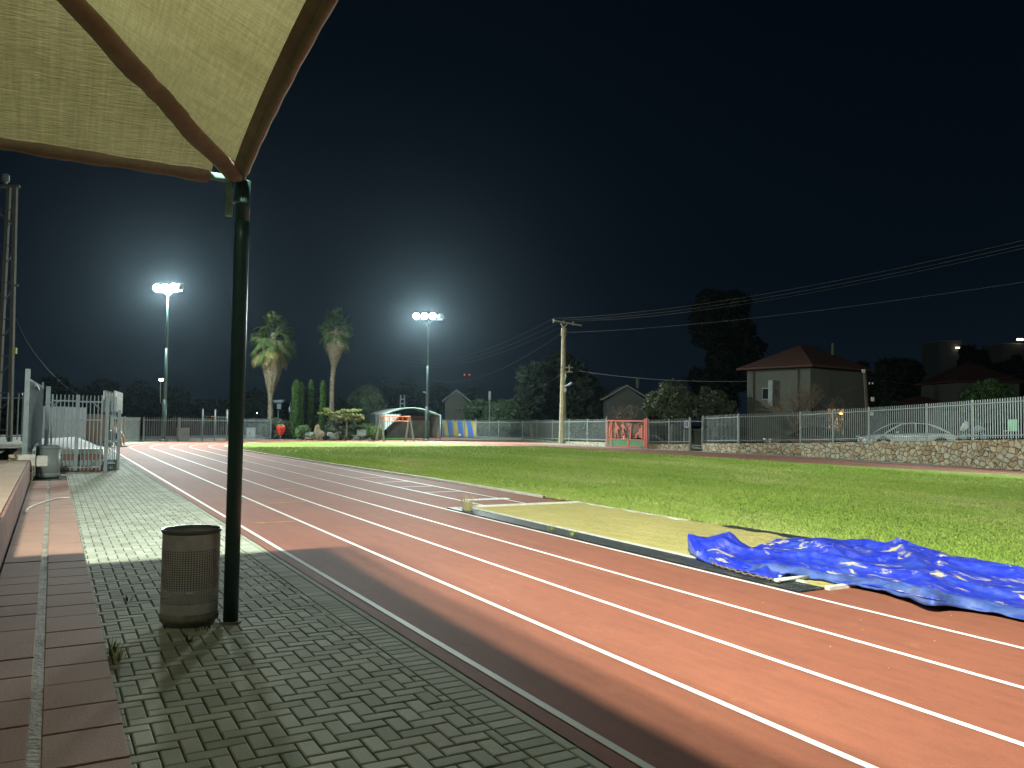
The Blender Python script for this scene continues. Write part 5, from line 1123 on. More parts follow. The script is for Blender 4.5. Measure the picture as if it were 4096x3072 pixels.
# monkey bars
def gg(x, y): return xy(G(x, y))
c0, c1 = xy(at(1523, 1757.5, 58.4)), xy(at(1640, 1757.5, 59.0)); t = thing('monkey_bars', 'monkey bars with orange ladder on four splayed pale legs', 'monkey bars', c0)
hb = 1.85; T0, T1 = c0+Vector((0, 0, hb)), xy(at(1636, 1757, 59.0))+Vector((0, 0, hb)); ax = (T1-T0).normalized(); ay = Vector((-ax.y, ax.x, 0))
for (T_, lx) in ((T0, -1), (T1, 1)):
    for sy in (-1, 1): ft = xy(T_)+ax*(lx*.05+sy*-.20)+ay*sy*.6; MB().box((ft+T_+ay*sy*.12)/2+Vector((0, 0, .0)), (.11, .11, (T_+ay*sy*.12-ft).length), ax=ax, ay=(T_-ft).cross(ax).normalized(), az=(T_+ay*sy*.12-ft)).build('leg', m_galvl, t)
for z in (0, -.33):
    for sy in (-1, 1): MB().tube([T0+ay*sy*.24+Vector((0, 0, z-.06)), T1+ay*sy*.24+Vector((0, 0, z-.06))], .028, 8).build('side_rail', m_orange, t)
for k in range(6):
    for sy in (-1, 1): p = T0.lerp(T1, (k+.5)/6)+ay*sy*.24-Vector((0, 0, .06)); MB().tube([p, p+ax*.06-Vector((0, 0, .33))], .018, 6).build('rung', m_orange, t)
# arched shelter
SY = 70.0; sA, sB = xy(at(1460, 1752, 71)), xy(at(1759, 1752, 69.5)); t = thing('arched_shelter', 'open shelter with a grey green arched fabric roof', 'shelter', sB)
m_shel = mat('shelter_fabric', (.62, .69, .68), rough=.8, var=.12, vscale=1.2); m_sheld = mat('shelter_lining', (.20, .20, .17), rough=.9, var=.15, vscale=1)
FL, FR = xy(at(1534, 1753, 68.5)), xy(at(1761, 1752, 68.5)); BLk, BR_ = xy(at(1458, 1750, 82)), xy(at(1640, 1750, 84)); eh = 2.0; rise = .62
def arch(a, b_, k): u = k/16; return a.lerp(b_, u)+Vector((0, 0, eh+rise*math.sin(math.pi*u)))
rf = MB(); m_ = 7
for i in range(m_):
    v = i/(m_-1); a, b_ = FL.lerp(BLk, v), FR.lerp(BR_, v); rf.v += [tuple(arch(a, b_, k)) for k in range(17)]
rf.f = [(i*17+k, i*17+k+1, (i+1)*17+k+1, (i+1)*17+k) for i in range(m_-1) for k in range(16)]
ro = rf.build('roof_fabric', m_shel, t, smooth=True); so = ro.modifiers.new('solid', 'SOLIDIFY'); so.thickness = .03
for i in range(m_):
    v = i/(m_-1); a, b_ = FL.lerp(BLk, v), FR.lerp(BR_, v); MB().tube([arch(a, b_, k)-Vector((0, 0, .05)) for k in range(17)], .045, 6).build('arch_rib', m_mint if i == 0 else m_mast, t, smooth=True)
    if i % 2 == 0:
        for p in (a, b_): MB().tube([p, p+Vector((0, 0, eh))], .06, 8).build('post', m_galv, t, smooth=True)
def curtain(p, q, z0, z1, m, nm='side_curtain', diag=0):
    mb = MB(); n = 24
    for i in range(n+1): 
        u = i/n; c = p.lerp(q, u); o = Vector((0, .05*math.sin(i*1.9), 0)); mb.v += [tuple(c+o+Vector((0, 0, z0+diag*u*(z1-z0)))), tuple(c+o+Vector((0, 0, z1)))]
    mb.f = [(2*i, 2*i+2, 2*i+3, 2*i+1) for i in range(n)]; return mb.build(nm, m, t)
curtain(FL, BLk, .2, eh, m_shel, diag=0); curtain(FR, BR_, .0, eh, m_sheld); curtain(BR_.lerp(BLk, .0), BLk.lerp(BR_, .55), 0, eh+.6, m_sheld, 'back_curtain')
curtain(FL+Vector((0, -.06, 0)), FL.lerp(FR, .30), .55, eh, m_shel, 'front_flap', diag=1)
MB().box(FL.lerp(FR, .36)+Vector((0, 5, .75)), (4.4, .2, 1.5), ax=(FR-FL)).build('low_wall', mat('stained_panel', (.36, .37, .34), var=.3, vscale=1.5), t)
MB().box(FL.lerp(FR, .30)+Vector((0, 4.8, 1.72)), (4.0, .1, .40), ax=(FR-FL)).build('red_board', mat('dark_red_board', (.16, .03, .02), var=.3, vscale=3), t)

# ------------------------------------------------------------------ person on the mobility scooter
pc = xy(at(474, 1784, 41.5)); t = thing('person', 'seated person in white shirt and dark shorts beyond the gate', 'person', pc)
def skinned(name, nodes, edges, m, parent, root=0, sub=2):
    me = bpy.data.meshes.new(name); me.from_pydata([tuple(n[0]) for n in nodes], edges, []); me.update(); o = bpy.data.objects.new(name, me); COL.objects.link(o)
    o.parent = parent; o.matrix_parent_inverse = Matrix.Translation(parent.location).inverted(); sk = o.modifiers.new('skin', 'SKIN'); sk.use_smooth_shade = True
    for i, n in enumerate(nodes): d = me.skin_vertices[0].data[i]; d.radius = (n[1], n[1]*(n[2] if len(n) > 2 else 1)); d.use_root = (i == root)
    sb = o.modifiers.new('sub', 'SUBSURF'); sb.levels = sb.render_levels = sub; me.materials.append(m); return o
m_skin = mat('skin', (.42, .25, .17), rough=.6); fx = Vector((.95, -.3, 0)).normalized(); fy = Vector((.3, .95, 0)).normalized(); U = Vector((0, 0, 1))
q = pc-fx*.22; hip_ = q+U*.52
def P3(a, l, z): return q+fx*a+fy*l+U*z
body = [(P3(0, 0, .55), .13), (P3(-.03, 0, .80), .13), (P3(-.02, 0, 1.0), .145), (P3(0, 0, 1.10), .07), (P3(.02, 0, 1.24), .085), (P3(.03, 0, 1.33), .08),
        (P3(0, .10, .54), .085), (P3(.40, .12, .56), .062), (P3(.44, .12, .30), .05), (P3(.46, .12, .07), .035), (P3(.60, .13, .035), .03),
        (P3(0, -.10, .54), .085), (P3(.40, -.12, .56), .062), (P3(.46, -.12, .30), .05), (P3(.50, -.12, .07), .035), (P3(.64, -.13, .035), .03),
        (P3(-.02, .19, 1.02), .05), (P3(.05, .22, .78), .042), (P3(.26, .16, .68), .032), (P3(.33, .14, .67), .03), (P3(-.02, -.19, 1.02), .05), (P3(.05, -.22, .78), .042), (P3(.26, -.14, .68), .032), (P3(.33, -.12, .67), .03)]
skinned('body', body, [(0, 1), (1, 2), (2, 3), (3, 4), (4, 5), (0, 6), (6, 7), (7, 8), (8, 9), (9, 10), (0, 11), (11, 12), (12, 13), (13, 14), (14, 15), (2, 16), (16, 17), (17, 18), (18, 19), (2, 20), (20, 21), (21, 22), (22, 23)], m_skin, t)
skinned('shirt', [(P3(0, 0, .60), .15), (P3(-.03, 0, .82), .15), (P3(-.02, 0, 1.02), .16), (P3(-.02, .17, 1.02), .065), (P3(.03, .21, .86), .055), (P3(-.02, -.17, 1.02), .065), (P3(.03, -.21, .86), .055)], [(0, 1), (1, 2), (2, 3), (3, 4), (2, 5), (5, 6)], mat('white_shirt', (.7, .72, .7)), t)
skinned('shorts', [(P3(0, 0, .56), .15), (P3(.05, .11, .545), .105), (P3(.30, .12, .56), .082), (P3(.05, -.11, .545), .105), (P3(.30, -.12, .56), .082)], [(0, 1), (1, 2), (0, 3), (3, 4)], mat('dark_shorts', (.03, .035, .04)), t)
for k in (-1, 1): MB().tube([P3(.46, .12*k, .03), P3(.66, .13*k, .025)], [.045, .03], 8).build('shoe', m_whitec, t)
hm = MB(); hm.lathe(P3(.0, 0, 0), [(.05, 1.26), (.092, 1.30), (.095, 1.36), (.06, 1.42), (.01, 1.435)], 12); hm.build('hair', m_black, t, smooth=True)
sc_ = thing('mobility_scooter', 'pale low scooter under the seated person with a spoked wheel', 'scooter', pc)
def wheel(c, r_, w_, ax, parent, nm='wheel', rim=m_galv, tread=m_black):
    ax = Vector(ax).normalized(); u = Vector((0, 0, 1)).cross(ax).normalized(); v = ax.cross(u); c = Vector(c)
    def ring(rad, o, n=24): return [c+u*rad*math.cos(2*math.pi*k/n)+v*rad*math.sin(2*math.pi*k/n)+ax*o for k in range(n)]
    n = 24; R_ = [ring(r_*.66, -w_/2), ring(r_*.95, -w_/2), ring(r_, -w_*.3), ring(r_, w_*.3), ring(r_*.95, w_/2), ring(r_*.66, w_/2)]
    mb = MB().add([p for q_ in R_ for p in q_], [(i*n+k, i*n+(k+1) % n, (i+1)*n+(k+1) % n, (i+1)*n+k) for i in range(5) for k in range(n)]); ty = mb.build(nm, tread, parent, smooth=True)
    R_ = [ring(r_*.66, -w_*.35), ring(r_*.55, -w_*.15), ring(r_*.2, -w_*.3), ring(.01, -w_*.32)]; mb = MB().add([p for q_ in R_ for p in q_], [(i*n+k, i*n+(k+1) % n, (i+1)*n+(k+1) % n, (i+1)*n+k) for i in range(3) for k in range(n)])
    R_ = [ring(r_*.66, w_*.35), ring(r_*.55, w_*.15), ring(r_*.2, w_*.3), ring(.01, w_*.32)]; mb.add([p for q_ in R_ for p in q_], [(i*n+(k+1) % n, i*n+k, (i+1)*n+k, (i+1)*n+(k+1) % n) for i in range(3) for k in range(n)])
    mb.build('rim', rim, ty)
for a, l in ((.18, .0), (-.5, .2), (-.5, -.2)): wheel(P3(a, l, .14), .14, .08, fy, sc_)
MB().box(P3(-.2, 0, .24), (.75, .42, .06), ax=fx).build('deck', m_whitec, sc_, bevel=.02); MB().box(P3(-.12, 0, .40), (.40, .40, .08), ax=fx).build('seat', m_black, sc_, bevel=.03); MB().box(P3(-.30, 0, .62), (.07, .38, .40), ax=fx).build('backrest', m_black, sc_, bevel=.03)
MB().box(P3(-.14, 0, .33), (.1, .1, .16), ax=fx).build('seat_post', m_galv, sc_); MB().tube([P3(.18, .03, .2), P3(.2, 0, .30), P3(.05, 0, .36)], .03, 6).build('fender', m_whitec, sc_)

# bicycle leaning inside the gate
bc = W(46, -.2, .5); t = thing('bicycle', 'dark bicycle parked behind the grey gate leaves', 'bicycle', bc)
for k in (-.5, .5): wheel(bc+NR*k+U*.32, .32, .035, DIR, t, rim=m_galv)
fr = MB(); A1, A2, A3, A4 = bc-NR*.5+U*.32, bc-NR*.1+U*.32, bc-NR*.22+U*.80, bc+NR*.36+U*.78
for a, b_ in ((A1, A2), (A2, A3), (A3, A1), (A3, A4), (A2, A4), (A4, bc+NR*.5+U*.32), (A4, A4+U*.12), (A3, A3+U*.12)): fr.tube([a, b_], .018, 6)
fr.build('frame', m_black, t); MB().box(A3+U*.14, (.22, .12, .05), ax=NR).build('saddle', m_black, t, bevel=.02); MB().tube([A4+U*.13+DIR*.25, A4+U*.13, A4+U*.13-DIR*.25], .014, 6).build('handlebar', m_galv, t)

# ------------------------------------------------------------------ cars
def car(label, c, heading, L, Wd, Hh, m, seed=0, name='parked_car', sed=True, glass=m_glassd):
    c = Vector(c); f = Vector((math.cos(heading), math.sin(heading), 0)); s = Vector((-f.y, f.x, 0)); t = thing(name, label, 'car', c, 'cars parked along the street behind the fence')
    def P(x, y, z): return c+f*(x*L)+s*(y*Wd)+U*z*Hh
    # lower body stations: x, bottom, belt, half width
    st = [(-.5, .30, .52, .36), (-.485, .22, .60, .42), (-.42, .18, .64, .47), (-.3, .16, .655, .495), (-.1, .16, .65, .5), (.1, .16, .63, .5), (.25, .16, .60, .495), (.38, .18, .55, .475), (.46, .22, .48, .43), (.495, .28, .42, .36)] if sed else \
         [(-.5, .30, .58, .38), (-.49, .2, .68, .44), (-.42, .18, .70, .48), (-.3, .16, .69, .5), (-.1, .16, .67, .5), (.1, .16, .65, .5), (.25, .16, .62, .495), (.38, .18, .56, .475), (.46, .22, .48, .43), (.495, .28, .40, .36)]
    mb = MB(); n = 10
    for x, z0, z1, w in st:
        pr = [(w*.9, z0), (w, z0+.06), (w*1.0, (z0+z1)/2), (w*.97, z1-.05), (w*.86, z1)]
        for y, z in pr: mb.v.append(tuple(P(x, y, z)))
        for y, z in reversed(pr): mb.v.append(tuple(P(x, -y, z)))
    k_ = len(st); mb.f = [(i*n+k, i*n+(k+1) % n, (i+1)*n+(k+1) % n, (i+1)*n+k) for i in range(k_-1) for k in range(n)]+[tuple(range(n-1, -1, -1)), tuple((k_-1)*n+k for k in range(n))]
    o = mb.build('body', m, t, smooth=True, bevel=0); sb_ = o.modifiers.new('s', 'SUBSURF'); sb_.levels = sb_.render_levels = 1
    gx_ = [(-.41, .64, .66, .42, .36), (-.30, .64, .86, .46, .37), (-.18, .64, .97, .47, .37), (-.02, .64, 1.0, .475, .375), (.10, .62, .96, .475, .37), (.20, .61, .80, .46, .40), (.29, .595, .605, .43, .42)] if sed else \
          [(-.47, .66, .70, .42, .38), (-.42, .66, .92, .46, .37), (-.28, .66, .99, .47, .37), (-.05, .64, 1.0, .475, .375), (.08, .62, .96, .475, .37), (.18, .61, .80, .46, .40), (.28, .595, .605, .43, .42)]
    mb = MB(); n = 4
    for x, z0, z1, w0, w1 in gx_: mb.v += [tuple(P(x, w0, z0)), tuple(P(x, w1, z1)), tuple(P(x, -w1, z1)), tuple(P(x, -w0, z0))]
    mb.f = [(i*n+k, i*n+k+1, (i+1)*n+k+1, (i+1)*n+k) for i in range(len(gx_)-1) for k in range(3)]
    mb.build('windows', glass, t, smooth=False)
    rf = MB()
    for x, z0, z1, w0, w1 in gx_[:-1]: rf.v += [tuple(P(x, w1+.012, z1-.012)), tuple(P(x, w1*.6, z1+.012)), tuple(P(x, -w1*.6, z1+.012)), tuple(P(x, -w1-.012, z1-.012))]
    rf.f = [(i*4+k, i*4+k+1, (i+1)*4+k+1, (i+1)*4+k) for i in range(1, len(gx_)-3) for k in range(3)]; rf.build('roof', m, t, smooth=True)
    for sy in (-1, 1):
        pl = MB()
        for i, j in ((1, 0), (4, 6)): 
            a = gx_[0 if i == 1 else 6]; b_ = gx_[2 if i == 1 else 4]; pl.tube([P(a[0], sy*a[3]*1.01, a[1]), P(b_[0], sy*b_[4]*1.03, b_[2])], .032, 5)
        g3 = gx_[3]; pl.tube([P(-.04, sy*g3[3]*1.01, g3[1]), P(-.05, sy*g3[4]*1.03, g3[2])], .028, 5)
        pl.tube([P(x, sy*(w1+.012), z1) for x, z0, z1, w0, w1 in gx_], .024, 5); pl.build('window_frame', m, t)
        MB().box(P(.17, sy*.53, .66), (.14, .12, .10), ax=f).build('mirror', m, t, bevel=.03)
        MB().box(P(.475, sy*.33, .47 if sed else .5), (.12, .26, .09), ax=f).build('headlight', mat('lamp_glass', (.7, .75, .75), rough=.1), t, bevel=.02)
        MB().box(P(-.485, sy*.36, .58), (.08, .24, .10), ax=f).build('tail_light', mat('tail_red', (.25, .01, .01), rough=.2), t, bevel=.02)
        for x in (-.30, .31):
            wheel(P(x, sy*.455, 0)+U*.32, .32, .20, s, t); ar = MB(); ar.tube([P(x, sy*.49, 0)+U*.32+(f*math.cos(q_)+U*math.sin(q_))*.36 for q_ in [math.pi*k/10 for k in range(11)]], .035, 5); ar.build('wheel_arch', m_black, t)
    return t
m_cw = mat('white_car_paint', (.80, .86, .84), rough=.3, coat=.6); m_cs = mat('silver_car_paint', (.30, .32, .34), rough=.25, metal=.6, coat=.6); m_cb = mat('brown_car_paint', (.12, .085, .05), rough=.3, coat=.6); m_ck = mat('dark_car_paint', (.02, .022, .025), rough=.25, coat=.6)
def carat(label, xc, yroof, Y, L, Hh, m, hd, **kw):
    p = at(xc, yroof, Y); p.z -= Hh; return car(label, p, hd, L, 1.75, Hh, m, **kw)
sdir = math.atan2((wb[5]-wb[2]).y, (wb[5]-wb[2]).x)
carat('white sedan parked behind the fence on the long stone wall', 3622, 1692, 43.0, 4.75, 1.42, m_cw, math.pi-.06)
carat('brown sedan in the dark left of the white sedan', 3225, 1706, 46.5, 4.6, 1.42, m_cb, math.pi-.04)
carat('silver hatchback behind the fence between gate and doorway', 2600, 1738, 60, 4.3, 1.5, m_cs, -.25, sed=False)
carat('dark car next to the silver hatchback', 2690, 1738, 62, 4.3, 1.5, m_ck, -.1, sed=False)
carat('small dark car seen through the fence right of the doorway', 2870, 1742, 58, 4.0, 1.45, m_ck, 1.2, sed=False)
carat('dark estate car at the right end of the street', 4000, 1690, 42, 4.6, 1.5, m_ck, math.pi-.05, sed=False)
t = thing('motor_scooter', 'pale motor scooter between the parked cars at the right', 'motor scooter', at(3890, 1752, 39)-U*.2); b_ = t.location
wheel(b_+Vector((-.45, 0, .25)), .25, .1, (0, 1, 0), t); wheel(b_+Vector((.5, 0, .25)), .25, .1, (0, 1, 0), t)
MB().tube([b_+Vector((-.5, 0, .55)), b_+Vector((-.35, 0, .75)), b_+Vector((-.28, 0, 1.0))], [.10, .16, .07], 10).build('front_shield', m_whitec, t, smooth=True); MB().tube([b_+Vector((.0, 0, .5)), b_+Vector((.3, 0, .68)), b_+Vector((.62, 0, .62))], [.12, .17, .06], 10).build('rear_body', m_galv, t, smooth=True); MB().box(b_+Vector((-.1, 0, .34)), (.6, .25, .06)).build('footboard', m_galv, t); MB().tube([b_+Vector((-.28, -.28, 1.0)), b_+Vector((-.28, .28, 1.0))], .02, 6).build('handlebar', m_black, t)
MB().box(b_+Vector((.32, 0, .86)), (.5, .22, .08)).build('saddle', m_black, t, bevel=.03)
t = thing('plastic_chair', 'pale green plastic chair on the pavement behind the fence', 'chair', at(4040, 1752, 36.5)-U*.1); b_ = t.location; m_pg = mat('pale_green_plastic', (.35, .72, .45), rough=.4)
MB().box(b_+Vector((0, 0, .42)), (.42, .42, .03)).build('seat', m_pg, t, bevel=.01); MB().box(b_+Vector((.0, -.2, .68)), (.42, .03, .50)).build('backrest', m_pg, t, bevel=.03)
for i in (-1, 1):
    for j in (-1, 1): MB().box(b_+Vector((.18*i, .18*j, .205)), (.035, .035, .41)).build('leg', m_galvl, t)

# ------------------------------------------------------------------ houses
def house(label, A_, B_, depth, h, roof='hip', rise=2, m=m_houset, over=.5, windows=(), group='houses behind the sports field', name='house', rm=None):
    A_, B_ = Vector(A_), Vector(B_); ax = (B_-A_); w = ax.length; ax.normalize(); ay = Vector((-ax.y, ax.x, 0)); z0 = A_.z; t = thing(name, label, 'house', A_, group)
    def Q(u, v, z): return A_+ax*u+ay*v+U*z
    MB().box(Q(w/2, depth/2, h/2), (w, depth, h), ax=ax).build('wall', m, t)
    mb = MB(); o = over
    E_ = [Q(-o, -o, h+.003), Q(w+o, -o, h+.003), Q(w+o, depth+o, h+.003), Q(-o, depth+o, h+.003)]; L_ = [p+U*.14 for p in E_]
    if roof == 'hip':
        k = min(w, depth)/2; R1, R2 = (Q(k, depth/2, h+rise), Q(w-k, depth/2, h+rise)) if w > depth else (Q(w/2, k, h+rise), Q(w/2, depth-k, h+rise))
        mb.add(E_+L_+[R1, R2], [(3, 2, 1, 0), (0, 1, 5, 4), (1, 2, 6, 5), (2, 3, 7, 6), (3, 0, 4, 7)]+([(4, 5, 9, 8), (5, 6, 9), (6, 7, 8, 9), (7, 4, 8)] if w > depth else [(4, 5, 8), (5, 6, 9, 8), (6, 7, 9), (7, 4, 8, 9)]))
    else:
        R1, R2 = Q(w/2, -o, h+rise), Q(w/2, depth+o, h+rise); mb.add([E_[0], E_[1], E_[2], E_[3], R1+U*.12, R2+U*.12, L_[0], L_[1], L_[2], L_[3], R1, R2], [(6, 4, 5, 9), (4, 7, 8, 5), (0, 10, 4, 6), (10, 1, 7, 4), (0, 3, 11, 10), (10, 11, 2, 1), (3, 9, 5, 11), (11, 5, 8, 2), (0, 6, 9, 3), (1, 2, 8, 7)])
        g = MB(); g.add([Q(0, .0, h), Q(w, .0, h), Q(w/2, .0, h+rise*.96), Q(0, .2, h), Q(w, .2, h), Q(w/2, .2, h+rise*.96)], [(0, 1, 2), (5, 4, 3), (0, 2, 5, 3), (1, 4, 5, 2)]); g.build('gable', m, t)
    mb.build('roof', rm or m_roof, t)
    for (u, v, ww, hh) in windows:
        wf = MB().box(Q(u, -.02, v), (ww, .08, hh), ax=ax).build('window', m_darkf, t); MB().box(Q(u, -.07, v), (ww*.84, .03, hh*.84), ax=ax).build('pane', m_glassd, wf)
    return t, Q
ha = at(2988, 1735, 56); ha.z = .6; hb_ = at(3242, 1735, 52); hb_.z = .6; hh_ = wtop(ha, 1482)-.6
t, Q = house('large pale two storey house with a hipped red tiled roof', ha, hb_, 6.2, hh_, 'hip', 1.75, windows=[(1.6, 3.05, .6, .8)])
MB().tube([Q(.55, -.06, 0), Q(.55, -.06, hh_)], .05, 6).build('drain_pipe', m_ltow, t); MB().tube([Q(4.05, -.06, 0), Q(4.05, -.06, hh_)], .05, 6).build('drain_pipe', m_ltow, t)
MB().box(Q(2.1, -.15, 3.1), (.34, .25, 1.7), ax=(hb_-ha)).build('shutter_box', m_darkf, t); MB().tube([Q(5, 2.4, hh_+.9), Q(5, 2.4, hh_+1.7)], .08, 8).build('chimney', m_ltow, t)
def pxhouse(label, x0, x1, yb, Y, yeave, roof, rise, depth=6, m=m_houseg, rm=None, dY=0, **kw):
    a, b_ = at(x0, yb, Y), at(x1, yb, Y+dY); a.z = b_.z = max(0, min(a.z, b_.z)); return house(label, a, b_, depth, wtop(a, yeave)-a.z, roof, rise, m, rm=rm, **kw)
m_dr = mat('dark_roof_edge', (.06, .06, .055)); m_pr = mat('pale_roof', (.28, .29, .27))
t, Q = pxhouse('small pale gabled house left of the dense tree', 1778, 1868, 1745, 88, 1608, 'gable', 1.25, 6, m_houset, rm=m_pr, windows=[(1.3, 2.2, .16, 1.5), (1.7, 2.2, .16, 1.5)], over=.3)
t, Q = pxhouse('grey gable end of a house right of the huge dark tree', 2425, 2585, 1760, 72, 1600, 'gable', 1.25, 6, m_houseg, rm=m_pr, over=.3)
pxhouse('low dark red roofed house left of the olive tree', 2590, 2700, 1765, 75, 1690, 'hip', 1.6, 5, m_houset, over=.4)
pxhouse('dark red roofed house at the right behind the bright tree', 3830, 4080, 1690, 68, 1530, 'hip', 1.9, 6, m_houset, over=.4)
pxhouse('low dark house with a red roof right of the service pole', 3640, 3850, 1700, 60, 1640, 'hip', 1.1, 5, m_houset, over=.4)
t, Q = pxhouse('distant block of flats with one lit lamp on the right skyline', 3760, 3850, 1690, 120, 1365, 'hip', .2, 5, m_houseg, rm=m_pr, over=.0, name='block_of_flats'); 
m_lit = mat('lit_window', (1, .9, .7), emit=(1, .85, .6), es=3.0)
MB().box(Q(2.5, -.4, wtop(at(3830, 1690, 120), 1392)-max(0, at(3760, 1690, 120).z)), (.5, .2, .22)).build('lamp', m_lit, t)
t, Q = pxhouse('far pale flat roofed building at the right edge of the skyline', 4010, 4180, 1690, 120, 1375, 'hip', .2, 5, m_houseg, rm=m_pr, over=0, name='block_of_flats')
MB().box(at(4080, 1358, 119.6), (.9, .2, .3)).build('lamp', m_lit, t)
for (x, y, w, h, lb) in ((1959, 1580, 11, 30, 'pale water boiler cylinder on a roof behind the small tree'), (2551, 1532, 15, 32, 'pale chimney right of the grey gable')):
    c = at(x, y, 74); tag(MB().lathe(c-U*.45-U*3.6, [(w/F*74/2, 3.6), (w/F*74/2, 3.6+.75), (w/F*74/2*.8, 3.6+.8)], 14).tube([c-U*4, c-U*.45], .05, 6).build('roof_tank', m_houseg, smooth=False), lb, 'roof tank')
# warm wall lamp and glowing entrance behind the fence
wl = at(3355, 1690, 47.5); t = thing('lit_entrance', 'warm lit wall and lamp glowing behind the fence', 'entrance wall', wl)
MB().box(wl+Vector((0, .4, -.3)), (.9, .1, 2.2)).build('wall', mat('warm_plaster', (.62, .45, .25)), t); MB().lathe(wl+Vector((.1, -.05, .5)), [(.02, -.09), (.08, -.04), (.09, .04), (.03, .09)], 12).build('lamp_globe', mat('warm_globe', (1, .8, .5), emit=(1, .62, .25), es=14), t, smooth=True)
pl_ = bpy.data.lights.new('lamp_light', 'POINT'); pl_.energy = 26; pl_.color = (1, .62, .28); pl_.shadow_soft_size = .1; plo = bpy.data.objects.new('lamp_light', pl_); COL.objects.link(plo); plo.location = wl+Vector((.1, -.25, .5)); plo.parent = t; plo.matrix_parent_inverse = Matrix.Translation(t.location).inverted()
tag(MB().tube([at(3352, 1755, 45.5), at(3370, 1700, 45.5), at(3350, 1668, 45.5)], [.12, .1, .05], 8).build('small_palm', m_bark), 'dark small palm stem in front of the lit wall', 'small palm')
V = []
for k in range(26):
    a = k*2.4; el = R(70-100*k/26); c = at(3350, 1665, 45.5); d = Vector((math.cos(a)*math.cos(el), math.sin(a)*math.cos(el), math.sin(el))); s_ = d.cross(U).normalized()*.05
    for j in range(3): p = c+d*(.3*j); q = c+d*(.3*(j+1))-U*.05*(j+1)**2; V += [p-s_, p+s_, q+s_*.6, q-s_*.6]
o = fastmesh('palm_fronds', [tuple(v) for v in V], None, m_mid); tag(o, 'spiky fronds of the small palm before the lit wall', 'palm fronds')
for (x, y, Y, r_, lb, col) in ((1858, 1499, 220, .16, 'left of two tiny red aviation lights far beyond the field', (1, .06, .02)), (1878, 1499, 220, .16, 'right of two tiny red aviation lights far beyond the field', (1, .06, .02)), (95, 1577, 60, .11, 'small white lamp beside the tall left post', (.85, .9, 1)), (1028, 1652, 90, .07, 'tiny white light left of the left palm trunk', (1, 1, .9)), (3478, 1687, 62, .10, 'small white lamp behind the second fence post of the long wall', (1, .95, .8))):
    t = thing('distant_lamp', lb, 'lamp', at(x, y, Y)); MB().lathe(at(x, y, Y), [(.01, -r_), (r_*.8, -r_*.5), (r_*.8, r_*.5), (.01, r_)], 8).build('lamp_bulb', mat('glow_'+str(x), col, emit=col, es=5), t); MB().tube([at(x, y, Y)-U*r_, at(x, y, Y)-U*(at(x, y, Y).z+.3)], .02, 4).build('lamp_pole', m_black, t)

# ------------------------------------------------------------------ poles and wires
up_ = xy(at(2250, 1772, 60)); hU = wtop(up_, 1296); t = thing('utility_pole', 'tall tapering concrete utility pole with a slanted crossarm', 'utility pole', up_)
MB().tube([up_+U*z for z in (0, hU*.3, hU*.6, hU-.35)], [.30, .24, .19, .155], 8).tube([up_+U*(hU-.9), up_+U*(hU-.30)], .20, 8).build('pole', m_wood, t)
ca = up_+U*hU; MB().box(ca+Vector((.30, 0, .08)), (2.5, .10, .10), ax=(1, .6, -.09), az=(.09, 0, 1)).build('crossarm', m_wood, t)
MB().tube([ca-U*.3, ca+Vector((-.24, 0, .06))], .06, 6).tube([ca-U*.3, ca+Vector((.24, 0, .02))], .06, 6).build('arm_brace', m_wood, t)
arms = [at(2214, 1274, 59.6), at(2254, 1280, 60.0), at(2292, 1285, 60.4)]
for p in arms: MB().lathe(p-U*.32, [(.03, 0), (.07, .06), (.04, .14), (.07, .22), (.03, .32)], 8).build('insulator', m_galv, t)
MB().tube([arms[0]-U*.3, Vector((arms[0].x, arms[0].y, ca.z+.15))], .02, 5).build('insulator_pin', m_galv, t)
for y in (1470, 1487): MB().box(at(2266, y, 59.7), (.9, .07, .08)).build('bracket_arm', m_wood, t)
MB().box(at(2277, 1473, 59.6), (.09, .09, .5)).build('cable_box', m_wood, t); MB().tube([at(2262, 1490, 59.7), at(2264, 1505, 59.6), at(2260, 1520, 59.7)], .05, 6).build('cable_loop', m_galv, t)
MB().tube([at(2256, 1547, 59.7), at(2272, 1540, 59.4), at(2288, 1532, 59)], [.03, .07, .10], 6).build('lamp_arm', m_galv, t); MB().box(at(2261, 1560, 59.7), (.16, .12, .30)).build('meter_box', m_whitec, t)
def wire(name, label, pts, r=.012, sag=None, group='overhead wires'):
    P = [Vector(p) for p in pts]
    if sag is not None:
        a, b_ = P; P = [a.lerp(b_, i/24)-U*sag*4*(i/24)*(1-i/24) for i in range(25)]
    return tag(MB().tube(P, r*.45, 5).build(name, m_wire), label, 'wire', group)
R_END = [(4150, 948, 30), (4150, 966, 30.2), (4150, 980, 30.4)]
for k, (p, (x, y, Y)) in enumerate(zip(arms, R_END)): wire('overhead_wire', ('top', 'middle', 'lowest')[k]+' of the three thin wires running from the crossarm up to the right', [p, at(x, y, Y)], .011, .6)
wire('overhead_wire', 'single wire below the three running to the right edge', [at(2262, 1330, 60), at(4150, 1120, 30)], .012, .35)
for k, (p, e_) in enumerate(zip(arms, [(1640, 1432, 118), (1640, 1446, 119), (1640, 1462, 120)])): wire('overhead_wire', ('top', 'middle', 'lowest')[k]+' of the three thin wires running from the crossarm down to the left', [p, at(*e_)], .014, 1.4)
wire('overhead_wire', 'longer wire dropping from the pole collar toward the right floodlight mast', [at(2248, 1332, 60), at(1730, 1520, 110)], .02, 1.5)
wire('overhead_wire', 'low wire sagging left from the pole over the gabled house', [at(2248, 1496, 60), at(1712, 1600, 90)], .022, 1.6)
wire('bundled_cable', 'thick pale bundled cable sagging right from the pole past the tiled roof house', [at(2312, 1483, 59.5), at(2980, 1525, 50), ], .032, .25)
